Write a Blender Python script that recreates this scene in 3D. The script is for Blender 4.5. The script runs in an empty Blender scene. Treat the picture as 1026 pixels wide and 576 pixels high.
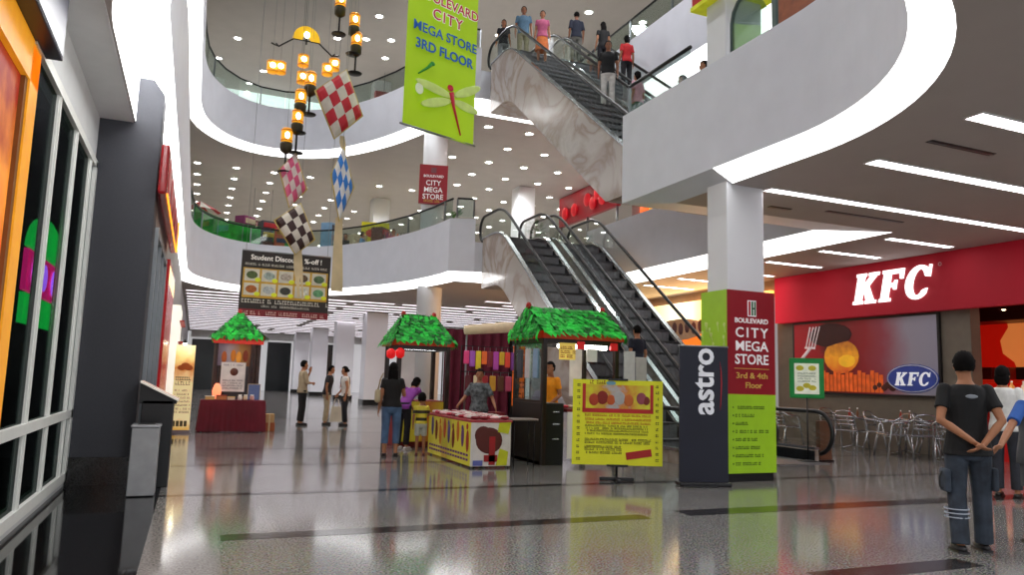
import bpy, bmesh, math, random
from mathutils import Vector, Matrix, Quaternion
C = bpy.context.scene.collection
PI = math.pi
rnd = random.Random(7)
# ------------------------------------------------------------------ camera model (1026 x 576)
EYE = Vector((0, 0, 1.35)); FPX = 748.0
_t, _p, _r = math.radians(22.75), math.radians(7.1), math.radians(1.7)
FW = Vector((math.sin(_t)*math.cos(_p), math.cos(_t)*math.cos(_p), math.sin(_p)))
R0 = Vector((math.cos(_t), -math.sin(_t), 0)); U0 = R0.cross(FW)
RT = math.cos(_r)*R0 + math.sin(_r)*U0
UP = -math.sin(_r)*R0 + math.cos(_r)*U0
def ray(x, y): return FW + RT*((x-513)/FPX) - UP*((y-288)/FPX)
def onX(x, y, v): d = ray(x, y); return EYE + d*(v/d.x)
def onY(x, y, v): d = ray(x, y); return EYE + d*(v/d.y)
def onZ(x, y, v=0): d = ray(x, y); return EYE + d*((v-EYE.z)/d.z)
cam = bpy.data.cameras.new('camera'); co = bpy.data.objects.new('camera', cam); C.objects.link(co)
m3 = Matrix((RT, UP, -FW)).transposed()
co.matrix_world = Matrix.Translation(EYE) @ m3.to_4x4()
cam.sensor_width = 36; cam.lens = FPX/1026*36; cam.clip_end = 300
bpy.context.scene.camera = co
# ------------------------------------------------------------------ materials
def lin(h):
    h = h.lstrip('#'); o = []
    for i in (0, 2, 4):
        c = int(h[i:i+2], 16)/255
        o.append(c/12.92 if c <= .04045 else ((c+.055)/1.055)**2.4)
    return (*o, 1)
_mc = {}
def M(h, rough=.55, metal=0, var=.10, scale=6, emit=0, eh=None, spec=.5, name=None):
    """a painted / cloth / metal surface with a slight procedural mottling"""
    k = (h, rough, metal, var, scale, emit, eh, spec)
    if k in _mc: return _mc[k]
    m = bpy.data.materials.new(name or 'surface_'+h.lstrip('#')); m.use_nodes = True; _mc[k] = m
    nt = m.node_tree; b = nt.nodes['Principled BSDF']; c = lin(h)
    tc = nt.nodes.new('ShaderNodeTexCoord'); n = nt.nodes.new('ShaderNodeTexNoise')
    n.inputs['Scale'].default_value = scale; n.inputs['Detail'].default_value = 3
    nt.links.new(tc.outputs['Object'], n.inputs['Vector'])
    rp = nt.nodes.new('ShaderNodeValToRGB')
    rp.color_ramp.elements[0].position = .3; rp.color_ramp.elements[1].position = .7
    rp.color_ramp.elements[0].color = tuple(max(0, v*(1-var)) for v in c[:3])+(1,)
    rp.color_ramp.elements[1].color = tuple(min(1, v*(1+var)) for v in c[:3])+(1,)
    nt.links.new(n.outputs['Fac'], rp.inputs['Fac']); nt.links.new(rp.outputs['Color'], b.inputs['Base Color'])
    b.inputs['Roughness'].default_value = rough; b.inputs['Metallic'].default_value = metal
    b.inputs['Specular IOR Level'].default_value = spec
    if emit:
        if eh: b.inputs['Emission Color'].default_value = lin(eh)
        else: nt.links.new(rp.outputs['Color'], b.inputs['Emission Color'])
        b.inputs['Emission Strength'].default_value = emit
    return m
def E(h, s): return M(h, .5, 0, .03, 4, s)
def glass(h='#e6f1ee', refl=.05, name='glass', rough=.02, mx_=.45):
    m = bpy.data.materials.new(name); m.use_nodes = True; nt = m.node_tree; nt.nodes.clear()
    o = nt.nodes.new('ShaderNodeOutputMaterial'); mx = nt.nodes.new('ShaderNodeMixShader')
    t = nt.nodes.new('ShaderNodeBsdfTransparent'); g = nt.nodes.new('ShaderNodeBsdfGlossy')
    t.inputs['Color'].default_value = lin(h); g.inputs['Roughness'].default_value = rough
    lw = nt.nodes.new('ShaderNodeLayerWeight'); lw.inputs['Blend'].default_value = .25
    mr = nt.nodes.new('ShaderNodeMapRange'); mr.inputs['To Min'].default_value = refl; mr.inputs['To Max'].default_value = mx_
    nt.links.new(lw.outputs['Fresnel'], mr.inputs['Value']); nt.links.new(mr.outputs['Result'], mx.inputs['Fac'])
    nt.links.new(t.outputs[0], mx.inputs[1]); nt.links.new(g.outputs[0], mx.inputs[2]); nt.links.new(mx.outputs[0], o.inputs[0])
    return m
GLASS = glass(); GLASS_D = glass('#98a5a2', .05, 'dark_glass', mx_=.16); GLASS_A = glass('#f0c060', .05, 'amber_glass')
GLASS_G = glass('#edf5f2', .05, 'balustrade_glass_surface', mx_=.35)
def terrazzo():
    m = bpy.data.materials.new('polished_granite'); m.use_nodes = True; nt = m.node_tree; b = nt.nodes['Principled BSDF']
    tc = nt.nodes.new('ShaderNodeTexCoord')
    v = nt.nodes.new('ShaderNodeTexVoronoi'); v.inputs['Scale'].default_value = 55
    n = nt.nodes.new('ShaderNodeTexNoise'); n.inputs['Scale'].default_value = 62; n.inputs['Detail'].default_value = 3
    n2 = nt.nodes.new('ShaderNodeTexNoise'); n2.inputs['Scale'].default_value = .5
    for q in (v, n, n2): nt.links.new(tc.outputs['Object'], q.inputs['Vector'])
    r = nt.nodes.new('ShaderNodeValToRGB'); e = r.color_ramp.elements
    e[0].position = .33; e[0].color = lin('#403e3d'); e[1].position = .66; e[1].color = lin('#a8a5a0')
    nt.links.new(n.outputs['Fac'], r.inputs['Fac'])
    hs = nt.nodes.new('ShaderNodeMix'); hs.data_type = 'RGBA'; hs.blend_type = 'MULTIPLY'; hs.inputs[0].default_value = .35
    nt.links.new(r.outputs['Color'], hs.inputs[6]); nt.links.new(v.outputs['Color'], hs.inputs[7])
    # square tile joints
    mp = nt.nodes.new('ShaderNodeTexBrick'); mp.offset = 0; mp.inputs['Scale'].default_value = 1
    mp.inputs['Brick Width'].default_value = .8; mp.inputs['Row Height'].default_value = .8; mp.inputs['Mortar Size'].default_value = .003
    mp.inputs['Color1'].default_value = (1, 1, 1, 1); mp.inputs['Color2'].default_value = (.93, .93, .93, 1); mp.inputs['Mortar'].default_value = (.55, .55, .55, 1)
    nt.links.new(tc.outputs['Object'], mp.inputs['Vector'])
    m2 = nt.nodes.new('ShaderNodeMix'); m2.data_type = 'RGBA'; m2.blend_type = 'MULTIPLY'; m2.inputs[0].default_value = .8
    nt.links.new(hs.outputs[2], m2.inputs[6]); nt.links.new(mp.outputs['Color'], m2.inputs[7])
    nt.links.new(m2.outputs[2], b.inputs['Base Color'])
    mr = nt.nodes.new('ShaderNodeMapRange'); mr.inputs['To Min'].default_value = .07; mr.inputs['To Max'].default_value = .16
    nt.links.new(n2.outputs['Fac'], mr.inputs['Value']); nt.links.new(mr.outputs['Result'], b.inputs['Roughness'])
    b.inputs['Specular IOR Level'].default_value = .75
    return m
def darkstone(h1='#161514', h2='#2b2928', rough=.1, name='dark_granite'):
    m = bpy.data.materials.new(name); m.use_nodes = True; nt = m.node_tree; b = nt.nodes['Principled BSDF']
    tc = nt.nodes.new('ShaderNodeTexCoord'); n = nt.nodes.new('ShaderNodeTexNoise'); n.inputs['Scale'].default_value = 60; n.inputs['Detail'].default_value = 4
    nt.links.new(tc.outputs['Object'], n.inputs['Vector'])
    r = nt.nodes.new('ShaderNodeValToRGB'); e = r.color_ramp.elements
    e[0].position = .35; e[0].color = lin(h1); e[1].position = .7; e[1].color = lin(h2)
    nt.links.new(n.outputs['Fac'], r.inputs['Fac']); nt.links.new(r.outputs['Color'], b.inputs['Base Color'])
    b.inputs['Roughness'].default_value = rough
    return m
def marble():
    m = bpy.data.materials.new('veined_marble'); m.use_nodes = True; nt = m.node_tree; b = nt.nodes['Principled BSDF']
    tc = nt.nodes.new('ShaderNodeTexCoord')
    n = nt.nodes.new('ShaderNodeTexNoise'); n.inputs['Scale'].default_value = .55; n.inputs['Detail'].default_value = 8; n.inputs['Distortion'].default_value = 1.6
    nt.links.new(tc.outputs['Object'], n.inputs['Vector'])
    r = nt.nodes.new('ShaderNodeValToRGB'); e = r.color_ramp.elements
    e[0].position = .30; e[0].color = lin('#b9b0aa'); e[1].position = .75; e[1].color = lin('#b3aaa3')
    for p, h in ((.44, '#b8afa8'), (.50, '#9f8f83'), (.54, '#b0a398'), (.64, '#c3bcb6')):
        q = e.new(p); q.color = lin(h)
    nt.links.new(n.outputs['Fac'], r.inputs['Fac']); nt.links.new(r.outputs['Color'], b.inputs['Base Color'])
    b.inputs['Roughness'].default_value = .18
    return m
def gradient(stops, axis='X', lo=0, hi=1, emit=0, noise=.0, nscale=3, rough=.5, name='printed_gradient'):
    m = bpy.data.materials.new(name); m.use_nodes = True; nt = m.node_tree; b = nt.nodes['Principled BSDF']
    tc = nt.nodes.new('ShaderNodeTexCoord'); sx = nt.nodes.new('ShaderNodeSeparateXYZ'); nt.links.new(tc.outputs['Object'], sx.inputs[0])
    mr = nt.nodes.new('ShaderNodeMapRange'); mr.inputs['From Min'].default_value = lo; mr.inputs['From Max'].default_value = hi
    nt.links.new(sx.outputs[axis], mr.inputs['Value'])
    src = mr.outputs['Result']
    if noise:
        n = nt.nodes.new('ShaderNodeTexNoise'); n.inputs['Scale'].default_value = nscale; n.inputs['Detail'].default_value = 4
        nt.links.new(tc.outputs['Object'], n.inputs['Vector'])
        ma = nt.nodes.new('ShaderNodeMath'); ma.operation = 'MULTIPLY_ADD'; ma.inputs[1].default_value = noise; 
        sb = nt.nodes.new('ShaderNodeMath'); sb.operation = 'SUBTRACT'; sb.inputs[1].default_value = .5
        nt.links.new(n.outputs['Fac'], sb.inputs[0]); nt.links.new(sb.outputs[0], ma.inputs[0]); nt.links.new(src, ma.inputs[2]); src = ma.outputs[0]
    r = nt.nodes.new('ShaderNodeValToRGB'); e = r.color_ramp.elements
    e[0].position, e[0].color = stops[0][0], lin(stops[0][1]); e[1].position, e[1].color = stops[-1][0], lin(stops[-1][1])
    for p, h in stops[1:-1]: q = e.new(p); q.color = lin(h)
    nt.links.new(src, r.inputs['Fac']); nt.links.new(r.outputs['Color'], b.inputs['Base Color'])
    b.inputs['Roughness'].default_value = rough
    if emit: nt.links.new(r.outputs['Color'], b.inputs['Emission Color']); b.inputs['Emission Strength'].default_value = emit
    return m
# ------------------------------------------------------------------ mesh builder
class MB:
    def __init__(s): s.v = []; s.f = []; s.sm = []
    def add(s, vs, fs, smooth=False):
        o = len(s.v); s.v += [tuple(p) for p in vs]; s.f += [tuple(i+o for i in f) for f in fs]; s.sm += [smooth]*len(fs); return s
    def box(s, c, d, rz=0, mat=None):
        x, y, z = d[0]/2, d[1]/2, d[2]/2
        vs = [Vector((a*x, b*y, e*z)) for e in (-1, 1) for a, b in ((-1, -1), (1, -1), (1, 1), (-1, 1))]
        if mat is None: mat = Matrix.Rotation(rz, 3, 'Z')
        vs = [mat @ v + Vector(c) for v in vs]
        return s.add(vs, [(3, 2, 1, 0), (4, 5, 6, 7), (0, 1, 5, 4), (1, 2, 6, 5), (2, 3, 7, 6), (3, 0, 4, 7)])
    def b2(s, x0, x1, y0, y1, z0, z1): return s.box(((x0+x1)/2, (y0+y1)/2, (z0+z1)/2), (abs(x1-x0), abs(y1-y0), abs(z1-z0)))
    def bbox(s, c, d, bev=.01, rz=0):
        bm = bmesh.new(); bmesh.ops.create_cube(bm, size=1); bmesh.ops.scale(bm, vec=d, verts=bm.verts)
        bmesh.ops.bevel(bm, geom=bm.edges[:], offset=bev, segments=2, affect='EDGES', profile=.5)
        bm.verts.index_update(); R = Matrix.Rotation(rz, 3, 'Z')
        s.add([R @ v.co + Vector(c) for v in bm.verts], [[v.index for v in f.verts] for f in bm.faces]); bm.free(); return s
    def tube(s, pts, r, n=8, closed=False, caps=True):
        pts = [Vector(p) for p in pts]; k = len(pts); rs = r if isinstance(r, (list, tuple)) else [r]*k
        up = None; vs = []; fs = []
        for i, p in enumerate(pts):
            a = pts[(i-1) % k] if (closed or i > 0) else p; b = pts[(i+1) % k] if (closed or i < k-1) else p
            t = (b-a); t = t.normalized() if t.length > 1e-9 else Vector((0, 0, 1))
            if up is None: up = t.orthogonal().normalized()
            up = (up - t*up.dot(t)); up = up.normalized() if up.length > 1e-6 else t.orthogonal().normalized()
            w = t.cross(up)
            for j in range(n):
                q = 2*PI*j/n; vs.append(p + (up*math.cos(q) + w*math.sin(q))*rs[i])
        for i in range(k if closed else k-1):
            for j in range(n):
                a = i*n+j; b = i*n+(j+1) % n; c2 = ((i+1) % k)*n
                fs.append((a, b, c2+(j+1) % n, c2+j))
        if not closed and caps: fs += [tuple(range(n))[::-1], tuple(range((k-1)*n, k*n))]
        return s.add(vs, fs, True)
    def lathe(s, prof, c=(0, 0, 0), n=20, cap=True):
        vs = []; fs = []; k = len(prof)
        for r, z in prof:
            for j in range(n): q = 2*PI*j/n; vs.append((c[0]+r*math.cos(q), c[1]+r*math.sin(q), c[2]+z))
        for i in range(k-1):
            for j in range(n): fs.append((i*n+j, i*n+(j+1) % n, (i+1)*n+(j+1) % n, (i+1)*n+j))
        if cap: fs += [tuple(range(n))[::-1], tuple(range((k-1)*n, k*n))]
        return s.add(vs, fs, True)
    def ell(s, c, r, n=12, m=8, mat=None):
        vs = []; fs = []; c = Vector(c)
        for i in range(m+1):
            a = PI*i/m
            for j in range(n):
                q = 2*PI*j/n; p = Vector((r[0]*math.sin(a)*math.cos(q), r[1]*math.sin(a)*math.sin(q), -r[2]*math.cos(a)))
                vs.append(c + (mat @ p if mat else p))
        for i in range(m):
            for j in range(n): fs.append((i*n+j, i*n+(j+1) % n, (i+1)*n+(j+1) % n, (i+1)*n+j))
        return s.add(vs, fs, True)
    def loft(s, rings, n=20):
        """rings: (centre, rx, ry) - horizontal ellipses"""
        vs = []; fs = []; k = len(rings)
        for c, rx, ry in rings:
            for j in range(n): q = 2*PI*j/n; vs.append((c[0]+rx*math.cos(q), c[1]+ry*math.sin(q), c[2]))
        for i in range(k-1):
            for j in range(n): fs.append((i*n+j, i*n+(j+1) % n, (i+1)*n+(j+1) % n, (i+1)*n+j))
        fs += [tuple(range(n))[::-1], tuple(range((k-1)*n, k*n))]
        return s.add(vs, fs, True)
    def prism(s, poly, a, b, axis='y'):
        """polygon (u,v) extruded between a and b along axis; y: (u,?,v)  x: (?,u,v)  z: (u,v,?)"""
        def pt(u, v, w): return (u, w, v) if axis == 'y' else ((w, u, v) if axis == 'x' else (u, v, w))
        n = len(poly); vs = [pt(u, v, a) for u, v in poly] + [pt(u, v, b) for u, v in poly]
        fs = [tuple(range(n)), tuple(range(n, 2*n))[::-1]] + [(i, i+n, (i+1) % n+n, (i+1) % n) for i in range(n)]
        return s.add(vs, fs)
    def quad(s, *p): return s.add(p, [tuple(range(len(p)))])
    def mesh(s, name):
        me = bpy.data.meshes.new(name); me.from_pydata(s.v, [], s.f); me.update()
        bm = bmesh.new(); bm.from_mesh(me); bmesh.ops.recalc_face_normals(bm, faces=bm.faces)
        bm.to_mesh(me); bm.free()
        me.polygons.foreach_set('use_smooth', s.sm); me.update()
        return me
    def build(s, name, m, parent=None, label=None):
        me = s.mesh(name); me.materials.append(m)
        o = bpy.data.objects.new(name, me); C.objects.link(o)
        if parent: o.parent = parent
        if label: o['label'] = label
        return o
def tag(o, label, cat, group=None, kind=None):
    o['label'] = label; o['category'] = cat
    if group: o['group'] = group
    if kind: o['kind'] = kind
    return o
def thing(name, loc, label, cat, rz=0, group=None):
    o = bpy.data.objects.new(name, None); o.empty_display_size = .2; C.objects.link(o)
    o.location = loc; o.rotation_euler = (0, 0, rz); return tag(o, label, cat, group)
def struct(name, mb, m, parent=None):
    o = mb.build(name, m, parent)
    if not parent: o['kind'] = 'structure'
    return o
def dup(o, parent=None, loc=None, rz=None, label=None, group=None):
    c = o.copy(); C.objects.link(c)
    if parent: c.parent = parent
    if loc is not None: c.location = loc
    if rz is not None: c.rotation_euler = (0, 0, rz)
    if label: c['label'] = label
    if group: c['group'] = group
    for ch in list(o.children): dup(ch, c)
    return c
def letters(body, size, m, parent, loc=(0, 0, 0), rot=(PI/2, 0, 0), name='lettering', bold=.0, ext=.004, align='CENTER', shear=0, space=1, sx=1):
    cu = bpy.data.curves.new('t', 'FONT'); cu.body = body; cu.size = size; cu.extrude = ext; cu.offset = bold*size
    cu.align_x = align; cu.align_y = 'CENTER'; cu.shear = shear; cu.space_character = space; cu.resolution_u = 3
    o = bpy.data.objects.new('t', cu); C.objects.link(o)
    dg = bpy.context.evaluated_depsgraph_get()
    me = bpy.data.meshes.new_from_object(o.evaluated_get(dg)); bpy.data.objects.remove(o); bpy.data.curves.remove(cu)
    me.transform(Matrix.Diagonal((sx, 1, 1, 1)))
    me.transform(Matrix.Translation(loc) @ (Matrix.Rotation(rot[2], 4, 'Z') @ Matrix.Rotation(rot[1], 4, 'Y') @ Matrix.Rotation(rot[0], 4, 'X')))
    me.materials.clear(); me.materials.append(m); me.name = name
    q = bpy.data.objects.new(name, me); C.objects.link(q); q.parent = parent
    return q
def glyphs(mb, x0, x1, z, h, y, fill=.62, ratio=.75, r=rnd):
    """a line of small unreadable characters as tiny raised marks"""
    x = x0
    while x < x1:
        w = h*ratio*r.uniform(.6, 1.1)
        if r.random() < .88:
            mb.b2(x, x+w*.8, y-.001, y+.001, z-h/2, z-h/2+h*r.uniform(.15, .35))
            mb.b2(x+w*.1, x+w*.3, y-.001, y+.001, z-h/2, z+h/2)
            if r.random() < .7: mb.b2(x, x+w*.8, y-.001, y+.001, z+h*.2, z+h*.45)
        x += w
    return mb
def solidify(mb, vox, name, m, parent=None, label=None, it=2, fac=.5):
    """fuse overlapping closed shells into one continuous skin"""
    me = mb.mesh(name); o = bpy.data.objects.new(name, me); C.objects.link(o)
    r = o.modifiers.new('r', 'REMESH'); r.mode = 'VOXEL'; r.voxel_size = vox; r.use_smooth_shade = True
    if it: s = o.modifiers.new('s', 'SMOOTH'); s.factor = fac; s.iterations = it
    dg = bpy.context.evaluated_depsgraph_get()
    ne = bpy.data.meshes.new_from_object(o.evaluated_get(dg)); bpy.data.objects.remove(o); bpy.data.meshes.remove(me)
    ne.name = name; ne.materials.clear(); ne.materials.append(m); ne.polygons.foreach_set('use_smooth', [True]*len(ne.polygons))
    q = bpy.data.objects.new(name, ne); C.objects.link(q)
    if parent: q.parent = parent
    if label: q['label'] = label
    return q
# ------------------------------------------------------------------ the building
F2F = 5.5; L2 = 5.4; L3 = L2+F2F; ZF = 4.6; ZC = 4.4; ZT = 6.25
paint = M('#dfe1ea', .6, var=.03, scale=2); paint_w = M('#ececec', .55, var=.02, scale=2)
ceil_m = M('#b5ada8', .8, var=.03, scale=1.5); ceil_u = M('#bdb8b4', .8, var=.03, scale=1.5)
COVE = E('#ffffff', 2.6); STRIP = E('#fff8ff', 9); SPOT = E('#fffaf0', 26)
chrome = M('#b9bdc0', .22, .9, .05); steel = M('#8d9194', .35, .85, .05); black = M('#0d0d0f', .4); blackm = M('#17171a', .45, .3)
white = M('#f2f2ee', .5, var=.03); granite = terrazzo(); dstone = darkstone(); MARB = marble()
# void outlines: pairs (inner = parapet face, outer = edge of the ceiling below)
def outline():
    P = []
    P.append(((6.94, 11.5), (7.27, 10.3)))
    P.append(((6.94, 8.9), (7.27, 8.85)))
    for i in range(45):
        a = -PI*i/44
        P.append(((3.245+3.695*math.cos(a), 7.3+3.7*math.sin(a)), (3.245+(4.02+.0028*i)*math.cos(a), 7.3+4.05*math.sin(a))))
    pts = [(-.45, 25.5), (-.3, 27), (.1, 28.2), (.8, 29.2), (1.9, 29.8), (3.2, 29.6), (4.5, 28.6), (5.6, 26.8), (6.3, 25.0), (6.65, 23.6), (6.85, 22.4), (6.9, 21.55)]
    def cr(p0, p1, p2, p3, t):
        return tuple(.5*(2*p1[k]+(p2[k]-p0[k])*t+(2*p0[k]-5*p1[k]+4*p2[k]-p3[k])*t*t+(3*p1[k]-p0[k]-3*p2[k]+p3[k])*t**3) for k in (0, 1))
    E_ = [(-.45, 24)]+pts+[(6.95, 20.5)]; cur = []
    for i in range(1, len(E_)-2):
        for j in range(4): cur.append(cr(E_[i-1], E_[i], E_[i+1], E_[i+2], j/4))
    cur.append(pts[-1])
    for i, p in enumerate(cur):
        a = cur[max(0, i-1)]; b = cur[min(len(cur)-1, i+1)]; d = Vector((b[0]-a[0], b[1]-a[1])).normalized()
        P.append((p, (p[0]-d.y*.45, p[1]+d.x*.45)))
    P[-1] = ((6.9, 21.55), (7.3, 22.4))
    nfar = len(P)
    P += [((7.62, 21.2), (7.9, 22.1)), ((11.5, 21.2), (12.2, 22.1)), ((11.5, 11.5), (12.2, 10.2))]
    return P, nfar
OUT, NFAR = outline()
INN = [p[0] for p in OUT]; OUTR = [p[1] for p in OUT]
def holed(rect, hole, z):
    bm = bmesh.new(); es = []
    for loop in (rect, hole):
        vs = [bm.verts.new((x, y, z)) for x, y in loop]
        for i in range(len(vs)): es.append(bm.edges.new((vs[i], vs[(i+1) % len(vs)])))
    bmesh.ops.triangle_fill(bm, use_beauty=True, use_dissolve=False, edges=es)
    bm.verts.index_update(); mb = MB(); mb.add([v.co[:] for v in bm.verts], [[v.index for v in f.verts] for f in bm.faces]); bm.free(); return mb
def level_slab(k):
    dz = F2F*k
    ext = [(-1.29, -6), (15, -6), (15, 27), (28, 27), (28, 62), (-1.29, 62)] if k == 0 else [(-6, -6), (26, -6), (26, 52), (-6, 52)]
    nm = ['ceiling_ground_floor', 'ceiling_second_floor'][k]
    struct(nm, holed(ext, OUTR, ZC+dz), ceil_m if k == 0 else ceil_u)
    struct(['floor_second', 'floor_third'][k], holed([(-6, -6), (28, -6), (28, 62), (-6, 62)], INN, L2+dz), M('#b5b0a8', .3, var=.06))
    n = len(OUT); mb = MB(); dull = MB()
    # the strip along the left shop wall is recessed above the ceiling
    zo = lambda p: ZC+dz+(.8 if (k == 0 and p[0][0] < -.40 and 6.5 < p[0][1] < 25.6) else 0)
    for i in range(n):
        a, b = OUT[i], OUT[(i+1) % n]
        (dull if (k == 0 and i in (0, n-1)) or (k == 1 and i == n-1) else mb).quad((*a[0], ZF+dz), (*b[0], ZF+dz), (*b[1], zo(b)), (*a[1], zo(a)))
        if zo(a) > ZC+dz+.1 or zo(b) > ZC+dz+.1: mb.quad((*a[1], zo(a)), (*b[1], zo(b)), (*b[1], ZC+dz), (*a[1], ZC+dz))
    struct('trim_%d' % (k+1), mb, COVE)
    struct('trim_%d' % (k+5), dull, paint)
    # parapet
    mb = MB()
    for i in range(n):
        a, b = OUT[i][0], OUT[(i+1) % n][0]
        low = (i == n-3) or (i == n-1 and k == 0)
        top = (L2+.12 if low else ZT) + dz; th = .16
        d = Vector((b[0]-a[0], b[1]-a[1])).normalized(); nn = Vector((-d.y, d.x))*th
        def nrm(j):
            p, q, r = OUT[(j-1) % n][0], OUT[j % n][0], OUT[(j+1) % n][0]
            d1 = Vector((q[0]-p[0], q[1]-p[1])).normalized(); d2 = Vector((r[0]-q[0], r[1]-q[1])).normalized()
            m_ = (Vector((-d1.y, d1.x))+Vector((-d2.y, d2.x)))
            m_.normalize(); return m_*(th/max(.6, m_.dot(Vector((-d1.y, d1.x)))))
        na, nb = nrm(i), nrm(i+1)
        A = [(a[0], a[1], ZF+dz), (b[0], b[1], ZF+dz), (b[0], b[1], top), (a[0], a[1], top)]
        B = [(a[0]+na.x, a[1]+na.y, top), (b[0]+nb.x, b[1]+nb.y, top), (b[0]+nb.x, b[1]+nb.y, L2+dz), (a[0]+na.x, a[1]+na.y, L2+dz)]
        o = len(mb.v)
        mb.add(A+B, [(0, 1, 2, 3), (3, 2, 5, 4), (4, 5, 6, 7)], False)
        mb.add([A[1], A[2], B[1], B[2]], [(0, 1, 2, 3)]); mb.add([A[0], A[3], B[0], B[3]], [(0, 1, 2, 3)])
    o = struct('balcony_parapet', mb, paint)
for k in (0, 1): level_slab(k)
mb = MB(); mb.quad((-6, -6, 15.4), (28, -6, 15.4), (28, 52, 15.4), (-6, 52, 15.4)); struct('ceiling_top', mb, M('#b2aca6', .8, var=.03, scale=1.5))
mb = MB(); mb.b2(-1.3, 28, -8, 62, -.1, 0); struct('floor', mb, granite)
# dark granite bands laid in the floor
for i, (x0, x1, y0, y1) in enumerate([(-.25, 15, 11.82, 12.0), (-.25, 15, 8.98, 9.14), (.3, 4.4, 6.62, 6.86), (4.9, 15, 6.66, 6.98), (.3, 15, 14.3, 14.46), (4.3, 5.9, 4.18, 4.44), (.3, 15, 18.3, 18.46), (-.25, 15, 24, 24.2)]):
    mb = MB(); mb.b2(x0, x1, y0, y1, -.01, .0015); struct('trim_%d' % (i+10), mb, darkstone('#1d1b1b', '#3a3635', .12))
mb = MB(); mb.b2(-1.29, -.25, -6, 10.1, -.01, .002); mb.b2(-.62, -.25, 10.1, 30, -.01, .002); struct('trim_20', mb, darkstone('#0b0b0c', '#1c1b1b', .06))
mb = MB(); mb.b2(-.25, .28, -6, 9.0, -.01, .002); struct('trim_21', mb, darkstone('#6d6966', '#9d9992', .1))  # slightly different floor strip, lightened by a white reflection put into its colour
# outer walls
wallw = M('#dcdad8', .7, var=.03, scale=1)
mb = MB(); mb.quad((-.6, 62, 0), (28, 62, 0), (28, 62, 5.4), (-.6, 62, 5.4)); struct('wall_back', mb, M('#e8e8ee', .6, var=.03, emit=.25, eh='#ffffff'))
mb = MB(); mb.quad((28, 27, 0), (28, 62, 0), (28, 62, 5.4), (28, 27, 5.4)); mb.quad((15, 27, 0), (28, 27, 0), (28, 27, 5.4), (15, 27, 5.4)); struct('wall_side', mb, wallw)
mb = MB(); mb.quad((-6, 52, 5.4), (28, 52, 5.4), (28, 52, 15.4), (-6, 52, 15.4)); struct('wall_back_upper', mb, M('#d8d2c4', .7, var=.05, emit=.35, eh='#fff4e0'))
mb = MB(); mb.quad((28, -6, 5.4), (28, 52, 5.4), (28, 52, 15.4), (28, -6, 15.4)); mb.quad((-6, -6, 5.4), (-6, 52, 5.4), (-6, 52, 15.4), (-6, -6, 15.4)); struct('wall_upper_sides', mb, wallw)
# dark stone panels and white doors on the far ground wall
for i, (x0, x1) in enumerate([(-.3, 1.9), (5.2, 7.0), (9.5, 11)]):
    mb = MB(); mb.b2(x0, x1, 61.8, 61.95, 0, 3.8); struct('wall_panel', mb, darkstone('#14181a', '#353b3c', .15))
mb = MB(); mb.b2(-.4, 27, 60.8, 60.9, 3.9, 4.4); struct('wall_bulkhead', mb, white)
# columns
colm = M('#e6e7ea', .45, var=.02, scale=1)
def column(x, y, w, round_=False, z1=15.4):
    mb = MB()
    if round_: mb.lathe([(w/2, 0), (w/2, z1)], (x, y, 0), 28)
    else: mb.bbox((x, y, z1/2), (w, w, z1), .02)
    o = struct('column', mb, colm)
    if not round_:
        mb = MB(); mb.b2(x-w/2-.02, x+w/2+.02, y-w/2-.02, y+w/2+.02, 0, .25); b = struct('baseboard_column', mb, dstone)
mb = MB(); mb.bbox((7.55, 9.14, 7.7), (.70, .48, 15.4), .02); struct('column', mb, colm)
column(7.22, 24.5, .84, True)
for x, y in ((7.95, 36.0), (7.78, 43.2), (7.45, 50.3), (7.2, 57.2)): column(x, y, 1.02, z1=4.4)
column(7.9, 36, .95, z1=15.4) if False else None
mb = MB(); mb.bbox((7.75, 35.4, 7.65), (.8, .8, 4.5), .02); struct('column', mb, colm)
mb = MB(); mb.bbox((7.3, 34.5, 13.15), (.8, .8, 4.5), .02); struct('column', mb, colm)
mb = MB(); mb.bbox((13.0, 30, 7.65), (.8, .8, 4.5), .02); struct('column', mb, colm)
# ---- ceiling lights: right-hand hall
lg = 0
def strip_light(x0, x1, y, z, w, label, group=None, m=STRIP):
    r = thing('ceiling_strip_light', ((x0+x1)/2, y, z), label, 'ceiling light', group=group); L = x1-x0
    mb = MB(); mb.b2(-L/2-.02, L/2+.02, -w/2-.02, -w/2, -.015, .01); mb.b2(-L/2-.02, L/2+.02, w/2, w/2+.02, -.015, .01)
    mb.b2(-L/2-.02, -L/2, -w/2, w/2, -.015, .01); mb.b2(L/2, L/2+.02, -w/2, w/2, -.015, .01); mb.build('frame', white, r)
    mb = MB(); mb.b2(-L/2, L/2, -w/2, w/2, -.008, .004); mb.build('diffuser', m, r); return r
for x0, x1, y, w, lb in [
    (7.7, 11.2, 5.35, .2, 'white ceiling strip light nearest the right frame edge at top'),
    (8.12, 12.8, 7.08, .2, 'long white ceiling strip light just below the curved white balcony edge'),
    (7.95, 14.3, 8.86, .17, 'longest white ceiling strip light running from the white column to the right edge'),
    (12.6, 14.4, 10.65, .16, 'short white ceiling strip light above the red shop sign, nearest of the short row'),
    (12.55, 14.3, 12.35, .16, 'short white ceiling strip light above the red shop sign, second of the short row'),
    (12.6, 14.3, 14.1, .16, 'short white ceiling strip light at the left end of the red sign'),
    (12.6, 14.4, 15.9, .16, 'short white ceiling strip light half hidden behind the white column'),
    (12.6, 14.4, 17.7, .16, 'short white ceiling strip light left of the column above the orange shop'),
    (12.6, 14.4, 19.5, .16, 'white ceiling strip light farthest over the orange shop')]:
    strip_light(x0, x1, y, ZC, w, lb)
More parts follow.
